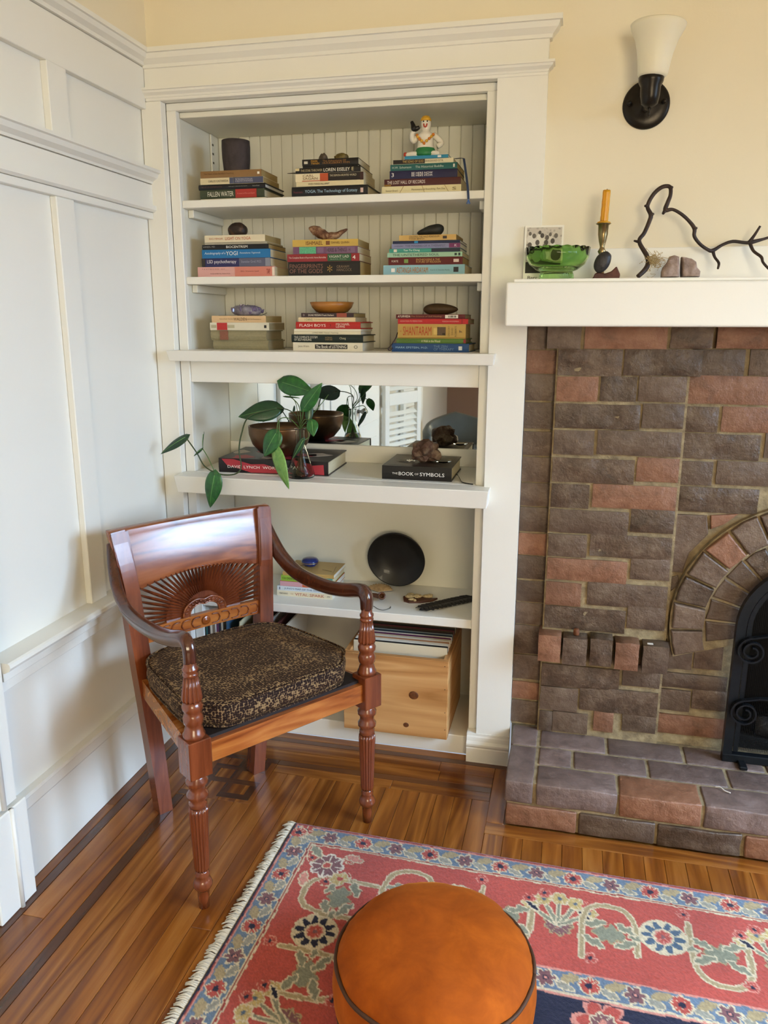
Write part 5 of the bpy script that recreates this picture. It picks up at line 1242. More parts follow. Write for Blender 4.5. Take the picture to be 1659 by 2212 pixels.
# green glass bowl with scalloped rim
gg = plain('green_glass', '8fd07a', .03, var=0, trans=1, ior=1.22); gg.node_tree.nodes['Principled BSDF'].inputs['Base Color'].default_value = lin('c8e8ac')
bwc = at_y(1203.5, 560, -.085); R_ = (at_y(1274, 545, -.085).x-at_y(1134, 545, -.085).x)/2
bt = at_y(1203, 536, -.085).z-MTOP
gb = thing('green_glass_bowl', 'pressed green glass footed bowl with a scalloped rim on the mantel', 'bowl', (bwc.x, -.085, MTOP))
bm = bmesh.new(); seg = 96; Fh = .021
prof = [(0, .004), (R_*.50, .0), (R_*.53, .002), (R_*.52, .012), (R_*.50, Fh), (R_*.64, Fh+.004), (R_*.86, Fh+.017), (R_*.97, Fh+.034), (R_, bt), (R_*.955, bt+.0004), (R_*.93, Fh+.034), (R_*.82, Fh+.020), (R_*.58, Fh+.009), (0, Fh+.006)]
rings = []
for j, (r_, z_) in enumerate(prof):
    ring_ = []
    for i in range(seg):
        a_ = 2*PI*i/seg; rr_ = r_; zz_ = z_
        if j in (2, 3): rr_ *= 1+.035*math.cos(a_*32)
        if j in (8, 9): zz_ += .0028*abs(math.cos(a_*10))-.0015; rr_ *= 1+.012*math.cos(a_*20)
        ring_.append(bm.verts.new((rr_*math.cos(a_), rr_*math.sin(a_), zz_)))
    rings.append(ring_)
for A, Bv in zip(rings, rings[1:]):
    for i in range(seg): bm.faces.new((A[i], A[(i+1) % seg], Bv[(i+1) % seg], Bv[i]))
bmesh.ops.remove_doubles(bm, verts=bm.verts[:], dist=1e-6); bmesh.ops.recalc_face_normals(bm, faces=bm.faces[:])
obj('glass', bm, gg, gb, True)
# brass candlestick and beeswax candle
YK = -.07; kc = at_y(1299, 560, YK); brass = plain('aged_brass', '8f7c58', .28, .95, var=.2, nscale=40)
cs = thing('brass_candlestick', 'brass candlestick standing behind the dark pebble on the mantel', 'candlestick', (kc.x, YK, MTOP))
H_ = at_y(1300, 483, YK).z-MTOP
pr_ = [(0, 0), (.024, 0), (.025, .003), (.018, .007), (.009, .014), (.0075, H_-.094), (.0110, H_-.086), (.0060, H_-.077), (.0062, H_-.074), (.0105, H_-.066), (.0060, H_-.058), (.0058, H_-.054), (.0090, H_-.042), (.0120, H_-.026), (.0128, H_-.004), (.0185, H_-.001), (.0188, H_), (.011, H_), (.010, H_-.012), (0, H_-.013)]
obj('stick', lathe(pr_, 40), brass, cs, True)
cd = thing('beeswax_candle', 'ribbed golden beeswax candle in the brass candlestick', 'candle', (kc.x, YK, MTOP+H_-.0125), 0); cd.rotation_euler = (.0, .03, 0)
hc = at_y(1300, 411, YK).z-MTOP-H_+.0125; wax = plain('beeswax', 'd99a1e', .42, var=.12, nscale=50, sheen=0); wax.node_tree.nodes['Principled BSDF'].inputs['Subsurface Weight'].default_value = .15
pf = [(.0095, 0)]+[(.0098-.0006*k/14+.0003*math.sin(k*2.1), hc*k/14) for k in range(1, 15)]+[(.006, hc-.002), (0, hc-.003)]
obj('wax', lathe(pf, 48, lambda z_: (8, .16)), wax, cd, True); obj('wick', tube([(0, 0, hc-.004), (.0006, 0, hc+.003)], .0008, 6), plain('wick', '2a2018', .9), cd)
obj('wax_collar', lathe([(.0098, .0128), (.0165, .0132), (.0158, .016), (.0098, .018)], 24, cap=False), wax, cd, True)
# pebble on a red shard
ym = -.115; sc_ = at_y(1307, 590, ym); sh_ = thing('red_shard', 'broken red-brown stone shard under the dark pebble on the mantel', 'shard', (sc_.x, ym, MTOP))
bm = extrude_poly([(-.030, 0), (.034, 0), (.036, .010), (.026, .030), (.014, .018), (0, .013), (-.016, .016), (-.024, .014)], .022, 'y', None, -.011)
bmesh.ops.bevel(bm, geom=bm.edges[:], offset=.002, segments=1, affect='EDGES'); obj('shard', bm, stone('red_rock', [(.3, '3a1d16'), (.6, '5c3226'), (.85, '70463a')], 40, .6), sh_)
bm = bmesh.new(); bmesh.ops.create_icosphere(bm, subdivisions=4, radius=1)
for v_ in bm.verts:
    p = v_.co.copy(); n_ = .06*noise.noise(p*1.6); p *= 1+n_; v_.co = Vector((p.x*.0185, p.y*.013, p.z*.0265))
o = obj('dark_pebble', bm, stone('basalt', [(.3, '201e1e'), (.6, '353233'), (.85, '4d4949')], 50, .4, .5, 120), None, True); pp_ = at_y(1301, 575, ym-.012)
o.location = (pp_.x, ym-.012, MTOP+.0395); o.rotation_euler = (0, .45, 0); tag(o, 'dark egg-shaped pebble leaning on the red shard in front of the candlestick', 'pebble')
# driftwood branch
dw = wood('dark_branch', [(.2, '1f1410'), (.5, '332219'), (.85, '4a3527')], 0, 3, 90, .6, 0, 0, .3)
br = thing('dark_branch', 'twisting dark bare branch leaning along the mantel against the wall', 'branch', (at_y(1376, 597, -.10).x, -.10, MTOP))
ob = Vector(br.location)
zz = lambda x, y: (1350+x/5.369, 380+y/5.369)
def bp3(l): return [at_y(*zz(x, y), Y)-ob for x, y, Y in l]
main = [(150, 1168, -.10), (235, 1085, -.09), (268, 1010, -.08), (250, 920, -.07), (165, 760, -.06), (225, 660, -.05), (285, 520, -.04), (300, 450, -.04), (262, 350, -.035), (330, 215, -.03), (430, 130, -.03), (520, 128, -.03), (528, 220, -.035), (495, 310, -.04), (470, 395, -.045), (555, 390, -.045), (650, 440, -.045), (740, 520, -.04), (805, 610, -.04), (805, 700, -.04), (870, 790, -.035), (960, 855, -.03), (1020, 865, -.025), (1130, 800, -.02), (1250, 760, -.02), (1400, 775, -.02), (1480, 765, -.02), (1600, 735, -.015), (1720, 700, -.012), (1850, 690, -.01)]
rad = [.0058, .0066, .0062, .0062, .0052, .0052, .0056, .006, .005, .0052, .0052, .0050, .0050, .0055, .0060, .0040, .0042, .0044, .0052, .0046, .0044, .0044, .0052, .0040, .0042, .0042, .0056, .0036, .0032, .0024]
obj('stem', tube(bp3(main), [r_*.95 for r_ in rad], 10, 5), dw, br, True)
for l, r_ in (([(160, 765, -.06), (105, 752, -.055)], [.004, .0022]), ([(300, 455, -.04), (332, 440, -.045)], [.005, .003]), ([(262, 350, -.035), (232, 348, -.04)], [.0045, .003]), ([(520, 130, -.03), (552, 135, -.035)], [.0048, .003]), ([(470, 395, -.045), (440, 440, -.05)], [.0055, .003]), ([(800, 610, -.04), (835, 605, -.045)], [.005, .0028]),
              ([(1020, 865, -.025), (1040, 940, -.03), (1088, 1010, -.04), (1078, 1075, -.05)], [.0045, .0034, .0034, .0026]), ([(1440, 770, -.02), (1500, 690, -.025), (1570, 580, -.03)], [.0048, .0036, .0026]),
              ([(1450, 780, -.02), (1490, 870, -.03), (1580, 940, -.045), (1600, 1000, -.055), (1660, 1070, -.06), (1720, 1120, -.065)], [.0045, .0036, .0038, .003, .003, .002])):
    obj('twig', tube(bp3(l), r_, 8, 4 if len(l) > 2 else 0), dw, br, True)
mo = thing('dried_moss', 'tangle of pale dried moss caught on the branch', 'moss', tuple(at_y(*zz(320, 985), -.085))); bm = bmesh.new(); rm = random.Random(2)
for k in range(70):
    p0 = Vector((rm.gauss(0, .007), rm.gauss(0, .005), rm.gauss(0, .008))); P = [p0]
    for j in range(4): P.append(P[-1]+Vector((rm.gauss(.002, .006), rm.gauss(0, .004), rm.gauss(.0005, .005))))
    tube(P, .0005, 4, 3, bm)
o = obj('tangle', bm, plain('moss_straw', 'b8a070', .9, var=.2), mo); o['kind'] = 'stuff'
# split grey rock in two halves
rk = stone('lilac_rock', [(.28, '6a5648'), (.5, '9a857a'), (.68, 'b8a49a'), (.85, '7c665a')], 35, .75, .7, 80)
for pts, lab, sd in (([(430, 1160), (428, 1100), (445, 1055), (505, 985), (525, 930), (575, 912), (640, 922), (640, 1160)], 'left half of the split lilac-grey rock on the mantel', 41),
                     ([(668, 1160), (664, 935), (720, 932), (790, 945), (838, 985), (848, 1055), (888, 1105), (880, 1160)], 'right half of the split lilac-grey rock on the mantel', 47)):
    P = [at_y(*zz(x_, y_), -.095) for x_, y_ in pts]; xm = sum(p.x for p in P)/len(P)
    bm = extrude_poly([(p.x-xm, max(0, p.z-MTOP-.0005)) for p in P], .05, 'y', None, -.025)
    bmesh.ops.triangulate(bm, faces=bm.faces[:]); bmesh.ops.subdivide_edges(bm, edges=bm.edges[:], cuts=3, use_grid_fill=True)
    for v_ in bm.verts:
        sh2 = 1-.35*(abs(v_.co.y)/.025)**3; v_.co.x *= .75+.25*sh2; v_.co.z *= .7+.3*sh2
        n_ = noise.noise_vector(v_.co*38+Vector((sd, 0, 0))); v_.co += Vector((n_.x*.0025, n_.y*.004, n_.z*.003 if v_.co.z > .003 else 0)); v_.co.z = max(0, v_.co.z)
    o = obj('split_rock', bm, rk, None, True); tag(put(o, (xm, -.07, MTOP)), lab, 'rock')
# ================================================================== wall sconce
sc = at_y(1396, 226, .02); sco = thing('wall_sconce', 'dark bronze wall sconce with a frosted white glass bell shade', 'wall lamp', (sc.x, .025, sc.z))
bzn = plain('oil_bronze', '2b2723', .33, .75, var=.15, nscale=40)
o = obj('back_plate', lathe([(0, .020), (.016, .019), (.030, .012), (.040, .010), (.051, .009), (.056, .005), (.0565, 0), (0, 0)], 56), bzn, sco, True); o.rotation_euler = (PI/2, 0, 0)
for s in (-1, 1):
    o = obj('screw_knob', lathe([(.004, 0), (.004, .006), (.006, .007), (.006, .011), (.003, .013), (0, .013)], 16), bzn, sco, True); o.rotation_euler = (PI/2, 0, 0); o.location = (s*.042, -.009, .003)
obj('arm', tube([(0, -.012, -.006), (0, -.050, -.016), (0, -.078, -.010)], [.011, .011, .012], 14, 5), bzn, sco, True)
AY = -.083
obj('socket_cup', lathe([(0, -.026), (.010, -.025), (.019, -.018), (.0225, .0), (.0235, .020), (.0285, .030), (.0295, .040), (.026, .044), (0, .044)], 40), bzn, sco, True, loc=(.002, AY, 0))
obj('thumb_switch', lathe([(0, -.046), (.0032, -.045), (.0035, -.036), (.0025, -.034), (.0035, -.030), (.0035, -.024)], 14), bzn, sco, True, loc=(.002, AY, 0))
fg = plain('frosted_glass', 'efe9d2', .45, var=.03, nscale=8, trans=0); fgb = fg.node_tree.nodes['Principled BSDF']; fgb.inputs['Subsurface Weight'].default_value = .4; fgb.inputs['Subsurface Radius'].default_value = (.02, .02, .015)
o = obj('glass_shade', lathe([(.029, .040), (.0345, .046), (.037, .068), (.041, .092), (.049, .120), (.0605, .142), (.0632, .151), (.0612, .153), (.058, .143), (.0465, .119), (.038, .092), (.034, .068), (.030, .048)], 64), fg, sco, True, loc=(.002, AY, 0)); o.rotation_euler = (.0, .05, 0)
# ================================================================== carved armchair (local x to the sitter's left-right, y backwards)
teak = wood('teak', [(.15, '3d1a0d'), (.4, '6a3218'), (.65, '844322'), (.9, '96532c')], 2, 10, 70, .26, .5, 0, .03)
teak_x = wood('teak_crest', [(.12, '421d0f'), (.38, '743a1d'), (.65, '8f4f2a'), (.9, 'a1603a')], 0, 7, 60, .22, .55, 0, .03, ring=1)
teak_r = wood('teak_rail', [(.15, '6a2f10'), (.4, '97501f'), (.7, 'b06a2f'), (.95, 'bd7a3c')], 0, 8, 60, .25, .5, 0, .03, ring=1)
teak_d = wood('teak_dark', [(.2, '2a120a'), (.5, '4a2212'), (.85, '66341c')], 2, 6, 70, .2, .6, 0, .02)
CR_ = math.atan2(.811, .584)
ch = thing('carved_armchair', 'carved reddish-brown wooden armchair with sunburst back by the white bookcase', 'chair', (.423, -.452, 0), CR_)
# front legs: turned, fluted, with block and arm post
def seat_fl(z): return None
leg_prof = [(0, 0), (.0122, 0), (.0135, .030), (.0140, .046), (.0175, .050), (.0222, .058), (.0225, .064), (.0190, .074), (.0150, .080), (.0165, .084), (.0165, .090), (.0140, .094), (.0145, .098)]
fl_prof = [(.0155, .098), (.0175, .105), (.0190, .16), (.0212, .22), (.0225, .250), (.0215, .262)]
top_prof = [(.0190, .262), (.0205, .268), (.0205, .276), (.0175, .281), (.0240, .288), (.0245, .296), (.0190, .304), (.0190, .316), (.0245, .322), (.0250, .331), (.0200, .338), (.0200, .346)]
post_prof = [(.0190, .434), (.0245, .436), (.0250, .444), (.0215, .450), (.0200, .458), (.0170, .464), (.0215, .470), (.0230, .482), (.0205, .490), (.0185, .496), (.0225, .502), (.0235, .511), (.0200, .518), (.0180, .522)]
cone_prof = [(.0215, .522), (.0232, .528), (.0195, .555), (.0158, .579)]
neck_prof = [(.0150, .579), (.0178, .582), (.0178, .587), (.0152, .590), (.0180, .594), (.0180, .599), (.0142, .603), (.0140, .618)]
for s in (-1, 1):
    fx_ = s*.247; fy_ = -.2065
    lo_ = obj('front_leg', lathe(leg_prof, 32, cap=True), teak, ch, True, loc=(fx_, fy_, 0))
    obj('fluted_shaft', lathe(fl_prof, 96, lambda z: (16, .16)), teak, lo_, True)
    obj('ring_turning', lathe(top_prof, 32), teak, lo_, True)
    box('corner_block', -.0275, .0275, -.0275, .0275, .345, .4355, teak, lo_, .002)
    ap = obj('arm_post', lathe(post_prof, 32), teak, ch, True, loc=(fx_, fy_, 0))
    obj('fluted_cone', lathe(cone_prof, 96, lambda z: (14, .18)), teak, ap, True); obj('neck_ring', lathe(neck_prof, 32), teak, ap, True)
    # rear leg and back post: one swept timber that flares outwards as it rises
    P = catmull([(s*.150, .2065, 0), (s*.164, .200, .17), (s*.180, .196, .36), (s*.188, .196, .46), (s*.196, .200, .58), (s*.204, .207, .70), (s*.212, .221, .806)], 6)
    def sec(i, n):
        u = i/(n-1); w_ = .019+.003*min(1, u*2.2); d_ = .0205 if u < .5 else .0205-.008*(u-.5)*2
        return [(-w_, -d_), (w_, -d_), (w_, d_), (-w_, d_)]
    obj('rear_leg', sweep(P, sec, up=(1, 0, 0)), teak, ch)
    # arm: sweeps from the post's upper flank down and forward, then turns down into the turned post
    A = catmull([(s*.220, .240, .772), (s*.226, .228, .745), (s*.234, .207, .708), (s*.242, .170, .666), (s*.247, .11, .636), (s*.248, .04, .627), (s*.248, -.05, .629), (s*.248, -.12, .640), (s*.2475, -.165, .652), (s*.247, -.192, .656), (s*.247, -.2045, .644), (s*.247, -.2065, .625), (s*.247, -.2065, .612)], 6)
    def asec(i, n):
        u = i/(n-1); w_ = .0145 if u < .8 else .0145-.0005*(u-.8)/.2; h_ = .0215-.004*min(1, u*1.2)-(.0035*max(0, (u-.7)/.3))
        return [(h_*math.copysign(abs(math.cos(a_))**.6, math.cos(a_)), w_*math.copysign(abs(math.sin(a_))**.6, math.sin(a_))) for a_ in [2*PI*k/16+PI/16 for k in range(16)]]
    obj('arm', sweep(A, asec, up=(0, 0, 1)), teak_d, ch, True)
    # side rail
    r_ = obj('seat_rail', sweep([Vector((s*.184, .185, .391)), Vector((s*.244, -.185, .391))], lambda i, n: [(-.0245, -.011), (.0245, -.011), (.0245, .011), (-.0245, .011)], up=(0, 0, 1)), teak_r, ch)
box('seat_rail', -.222, .222, -.222, -.199, .366, .4155, teak_r, ch, .002)
box('seat_rail', -.168, .168, .186, .206, .366, .4155, teak, ch, .002)
obj('seat_board', extrude_poly([(-.236, -.205), (.236, -.205), (.182, .190), (-.182, .190)], .008, 'z', None, .4156), plain('dark_cane', '1e1511', .6), ch)
# crest rail: wide board, gently bowed, rolled top, arched lower edge
def bow(x): return .018*(1-(x/.24)**2)
bm = bmesh.new(); nx, nz = 36, 10; fr = []; bk_ = []
for j in range(nz+1):
    R1, R2 = [], []
    for i in range(nx+1):
        q_ = i/nx*2-1; top = .810; bot = .6505+.0205*(1-(q_/.80)**2) if abs(q_) < .80 else .6505
        z_ = bot+(top-bot)*j/nz; x_ = q_*(.2165+.0205*(z_-.65)/.16)
        y_ = .190+bow(x_)+.030*((z_-.65)/.16)**1.6
        R1.append(bm.verts.new((x_, y_-(.004 if j == nz else 0), z_))); R2.append(bm.verts.new((x_, y_+.021-(.002 if j == nz else 0), z_+(.004 if j == nz else 0))))
    fr.append(R1); bk_.append(R2)
for j in range(nz):
    for i in range(nx):
        bm.faces.new((fr[j][i], fr[j][i+1], fr[j+1][i+1], fr[j+1][i])); bm.faces.new((bk_[j][i+1], bk_[j][i], bk_[j+1][i], bk_[j+1][i+1]))
for i in range(nx):
    bm.faces.new((fr[nz][i], fr[nz][i+1], bk_[nz][i+1], bk_[nz][i])); bm.faces.new((fr[0][i+1], fr[0][i], bk_[0][i], bk_[0][i+1]))
for j in range(nz):
    bm.faces.new((fr[j+1][0], bk_[j+1][0], bk_[j][0], fr[j][0])); bm.faces.new((fr[j][nx], bk_[j][nx], bk_[j+1][nx], fr[j+1][nx]))
bmesh.ops.recalc_face_normals(bm, faces=bm.faces[:])
bmesh.ops.bevel(bm, geom=[e for e in bm.edges if e.is_manifold and e.calc_face_angle(0) > .8], offset=.003, segments=2, affect='EDGES', profile=.5)
obj('crest_rail', bm, teak_x, ch, True)
# end stiles of the crest, overlapping the posts
for s in (-1, 1):
    def eb(z): return Vector((s*(.1985+.0165*(z-.645)/.165), .1885+bow(.21)*0+.006+.030*max(0, (z-.65)/.16)**1.6, z))
    P = [eb(.645+.163*k/10) for k in range(11)]
    obj('crest_stile', sweep(P, lambda i, n: [(-.0185, -.012), (.0185, -.012), (.0185, .010), (-.0185, .010)], up=(1, 0, 0)), teak, ch)
# carved lower bar
def bar_y(x): return .196+.010*(1-(x/.2)**2)
bmB = sweep([Vector((x_, bar_y(x_), .525)) for x_ in np.linspace(-.185, .185, 15)], lambda i, n: [(-.020, -.009), (-.014, .011), (.014, .011), (.020, -.009)] if 0 else [(-.020, .009), (-.020, -.007), (-.016, -.011), (.016, -.011), (.020, -.007), (.020, .009)], up=(0, 0, 1))
bar = obj('carved_bar', bmB, teak_r, ch)
def yb(x): return bar_y(x)-.0115
obj('rosette', lathe([(0, .004), (.004, .0035), (.006, .001), (.0115, .0035), (.013, 0)], 24), teak_r, bar, True, loc=(.006, yb(0), .525), rot=(PI/2, 0, 0))
for s in (-1, 1):
    for k in range(5):
        x_ = .006+s*(.030+.030*k)
        for zz_ in (.534, .516):
            obj('scale_leaf', tube([(x_-s*.012, yb(x_), zz_+.004*(1 if zz_ > .525 else -1)), (x_+s*.006, yb(x_)-.001, zz_+.003*(1 if zz_ > .525 else -1)), (x_+s*.013, yb(x_), .525)], .0017, 6, 4), teak, bar, True)
# sunburst: fan plate, kidney arch and tapering rays
KC = (.006, .5455)
def front_y(x, z): return .196+.012*(1-(x/.2)**2)
def boundary(a):
    dx, dz = math.cos(a), math.sin(a); lo2, hi2 = 0, .3
    for _ in range(40):
        m_ = (lo2+hi2)/2; x_, z_ = KC[0]+dx*m_, KC[1]+dz*m_
        top = .6505+.0205*(1-(x_/.18)**2)
        if abs(x_) < .176 and z_ < top+.002: lo2 = m_
        else: hi2 = m_
    return lo2+.004
pl_out = []; NR = 38
def plate_r(a): return min(.082+.030*abs(math.cos(a))**1.5, boundary(a)*.66)
pts = [(KC[0]+plate_r(PI*k/60)*math.cos(PI*k/60), KC[1]+plate_r(PI*k/60)*math.sin(PI*k/60)-.002) for k in range(61)]
def kid(a, r1): return (r1*math.cos(a), r1*.72*abs(math.sin(a))**.8*(1-.16*math.exp(-((a-PI/2)/.22)**2)))
pts += [(KC[0]+kid(PI-PI*k/40, .054)[0], KC[1]+kid(PI-PI*k/40, .054)[1]-.002) for k in range(41)]
bm = extrude_poly(pts, .012, 'y'); bmesh.ops.triangulate(bm, faces=bm.faces[:])
for v_ in bm.verts: v_.co.y += front_y(v_.co.x, v_.co.z)-.002
sb = obj('sunburst_fan', bm, teak, ch)
for k in range(NR):
    a_ = PI*(.018+.964*k/(NR-1)); r0_ = .058+.004*math.sin(a_); r1_ = boundary(a_); dx, dz = math.cos(a_), math.sin(a_); n_ = 8; rg = []
    bm = bmesh.new()
    for j in range(n_+1):
        u = j/n_; r_ = r0_+(r1_-r0_)*u; w_ = (.0037*(r_/.09))*(1 if u < .30 else 1-.72*(u-.30)/.70); hgt = .0065*(1-.35*u)
        x_, z_ = KC[0]+dx*r_, KC[1]+dz*r_; fy = front_y(x_, z_)-.002
        px_, pz_ = -dz, dx
        rg.append([bm.verts.new((x_-px_*w_, fy+.009, z_-pz_*w_)), bm.verts.new((x_-px_*w_, fy+.001, z_-pz_*w_)), bm.verts.new((x_, fy-hgt, z_)), bm.verts.new((x_+px_*w_, fy+.001, z_+pz_*w_)), bm.verts.new((x_+px_*w_, fy+.009, z_+pz_*w_))])
    for A, Bv in zip(rg, rg[1:]):
        for i in range(5): bm.faces.new((A[i], A[(i+1) % 5], Bv[(i+1) % 5], Bv[i]))
    bm.faces.new(rg[0][::-1]); bm.faces.new(rg[-1]); bmesh.ops.recalc_face_normals(bm, faces=bm.faces[:])
    obj('sun_ray', bm, teak, sb)
kb = thing
for r1, rad_ in ((.064, .0030), (.045, .0026)):
    obj('arch_moulding', tube([(KC[0]+kid(PI*k/30, r1)[0], front_y(kid(PI*k/30, r1)[0], 0)-.008, KC[1]+kid(PI*k/30, r1)[1]) for k in range(31)], rad_, 8), teak_x, sb, True)
pts = [(KC[0]+kid(PI*k/40, .063)[0], KC[1]+kid(PI*k/40, .063)[1]) for k in range(41)]+[(KC[0]+kid(PI-PI*k/40, .046)[0], KC[1]+kid(PI-PI*k/40, .046)[1]) for k in range(41)]
bm = extrude_poly(pts, .014, 'y', None, .198); bmesh.ops.triangulate(bm, faces=bm.faces[:]); obj('kidney_arch', bm, teak, sb)
for k in range(13):
    a_ = PI*(.06+.88*k/12); p0 = kid(a_, .047); p1 = kid(a_, .061)
    obj('gadroon', tube([(KC[0]+p0[0], .199, KC[1]+p0[1]), (KC[0]+p1[0], .197, KC[1]+p1[1])], .0028, 6), teak, sb, True)
# ---- cushion, animal print
mt, t, b = nt('spotted_velvet'); v = coords(t)
nz_ = t.nodes.new('ShaderNodeTexNoise'); nz_.inputs['Scale'].default_value = 55; t.links.new(v, nz_.inputs['Vector'])
ad = t.nodes.new('ShaderNodeMixRGB'); ad.blend_type = 'ADD'; ad.inputs[0].default_value = .002; t.links.new(v, ad.inputs[1]); t.links.new(nz_.outputs['Color'], ad.inputs[2])
vo = t.nodes.new('ShaderNodeTexVoronoi'); vo.inputs['Scale'].default_value = 175; vo.inputs['Randomness'].default_value = .55; t.links.new(ad.outputs[0], vo.inputs['Vector'])
t.links.new(ramp(t, vo.outputs['Distance'], [(.40, '1f0f0a'), (.55, '2b160e'), (.63, '7a6040'), (.9, '9c8058')]), b.inputs['Base Color'])
b.inputs['Roughness'].default_value = .8; b.inputs['Sheen Weight'].default_value = .15; b.inputs['Sheen Tint'].default_value = lin('c9a070'); b.inputs['Specular IOR Level'].default_value = .2
bump(t, b, vo.outputs['Distance'], .25, .001); spot = mt
cu = thing('spotted_cushion', 'dark brown spotted velvet seat cushion on the carved armchair', 'cushion', (.423, -.452, .4238), CR_)
def cush_outline(a, grow=0):
    # superellipse-like trapezoid
    c_, s_ = math.cos(a), math.sin(a); e = 4.6
    r_ = (abs(c_)**e+abs(s_)**e)**(-1/e); x_, y_ = c_*r_, s_*r_
    hw = .225-.020*y_; 
    X_ = x_*(hw+grow); Y_ = y_*(.199+grow)-.013
    k_ = max(0, 1-math.hypot(abs(X_)-.247, Y_+.2065)/.075); X_ *= 1-.16*k_; Y_ *= 1-.10*k_
    return X_, Y_
def cush(name, z0, z1, dome, mat):
    bm = bmesh.new(); n_ = 72; rg = []
    lay = [(.90, z0), (.97, z0+.004), (1.0, z0+.014), (1.012, (z0+z1)/2), (1.0, z1-.012), (.985, z1-.003)]
    for f_, z_ in lay:
        rg.append([bm.verts.new((cush_outline(2*PI*i/n_)[0]*f_, cush_outline(2*PI*i/n_)[1]*f_, z_+.0012*noise.noise(Vector((i*.3, z_*60, 3))))) for i in range(n_)])
    for f_ in (.955, .90, .8, .65, .48, .3, .12):
        rg.append([bm.verts.new((cush_outline(2*PI*i/n_)[0]*f_, cush_outline(2*PI*i/n_)[1]*f_, z1+dome*(1-f_**2.2)+.003*noise.noise(Vector((math.cos(2*PI*i/n_)*f_*3, math.sin(2*PI*i/n_)*f_*3, 1))))) for i in range(n_)])
    for A, Bv in zip(rg, rg[1:]):
        for i in range(n_): bm.faces.new((A[i], A[(i+1) % n_], Bv[(i+1) % n_], Bv[i]))
    bm.faces.new(rg[0][::-1]); bm.faces.new(rg[-1]); return obj(name, bm, mat, cu, True)
cush('pad', 0, .060, .010, spot)
obj('piping', tube([Vector((*cush_outline(2*PI*i/72), .0585)) for i in range(73)], .0030, 6), spot, cu, True)
obj('piping', tube([Vector((cush_outline(2*PI*i/72)[0]*.985, cush_outline(2*PI*i/72)[1]*.985, .0045)) for i in range(73)], .0030, 6), spot, cu, True)
# ================================================================== oriental rug: knotted pile, colour per knot
def srgb(c): return np.array(lin(c)[:3])
RA, RB, ST = 1.75, 1.30, .003
na, nb = int(RA/ST)+1, int(RB/ST)+1
aa, bb_ = np.meshgrid(np.linspace(0, RA, na), np.linspace(0, RB, nb))
rng = np.random.default_rng(4)
def vnoise(x, y, s, seed):
    r = np.random.default_rng(seed); g = r.random((64, 64)); X = x*s % 63; Y = y*s % 63
    i, j = X.astype(int), Y.astype(int); fx_, fy_ = X-i, Y-j; fx_ = fx_*fx_*(3-2*fx_); fy_ = fy_*fy_*(3-2*fy_)
    return (g[i, j]*(1-fx_)+g[i+1, j]*fx_)*(1-fy_)+(g[i, j+1]*(1-fx_)+g[i+1, j+1]*fx_)*fy_
A_ = aa+.004*(vnoise(aa, bb_, 90, 1)-.5); B_ = bb_+.004*(vnoise(aa, bb_, 90, 2)-.5)
c_ = {k: srgb(v) for k, v in dict(red='b24a3c', dred='963a30', pink='cf8a78', blue='66788a', dblue='4a5e70', navy='1a1c34', cream='d2c2a0', tan='a8946c', grey='989484', green='86866f', plum='7a5050', white='dcd2be', gold='bea468').items()}
col = np.zeros((nb, na, 3)); col[:] = c_['navy']
D = np.minimum(A_, B_)                       # distance from the outer edge (left and top borders)
onleft = A_ < B_
T_ = np.where(onleft, B_, A_)                # run along the border
def put_c(mask, k): col[mask] = c_[k]
put_c(D < .385, 'blue'); put_c(D < .334, 'pink'); put_c(D < .329, 'red'); put_c(D < .078, 'cream'); put_c(D < .074, 'dred'); put_c(D < .070, 'cream'); put_c(D < .067, 'blue'); put_c(D < .014, 'pink'); put_c(D < .010, 'dred')
put_c((A_ < .008), 'navy'); put_c((B_ < .004), 'plum'); put_c((D > .385) & (D < .391), 'cream'); put_c((D > .391) & (D < .397), 'pink')
def petals(u, v, n, r, d=.22, ph=0):
    th = np.arctan2(v, u); rr_ = np.hypot(u, v); return rr_ < r*(1-d+d*np.abs(np.cos(n*th/2+ph)))
def rosette(u, v, r, out, pet, cen, n=8, core=None):
    put_c(petals(u, v, n, r*1.16), out); m_ = petals(u, v, n, r); put_c(m_, pet)
    th = np.arctan2(v, u); put_c(m_ & (np.abs(np.sin(n*th/2)) < .20) & (np.hypot(u, v) > r*.3), out)
    put_c(np.hypot(u, v) < r*.34, core or cen); put_c(np.hypot(u, v) < r*.24, cen)
def leafm(u, v, ang, L, w, fill, out, wob=0):
    ca, sa = math.cos(ang), math.sin(ang); p = u*ca+v*sa; q = -u*sa+v*ca+wob*np.sin(p/L*6)
    s_ = np.clip(p/L, -1, 1); env = w*np.maximum(0, 1-s_**2)**.7*(1+.25*np.sin(p/L*9))
    put_c((np.abs(q) < env+.004) & (np.abs(p) < L+.003), out); put_c((np.abs(q) < env) & (np.abs(p) < L), fill)
def local(a0, b0): return A_-a0, B_-b0
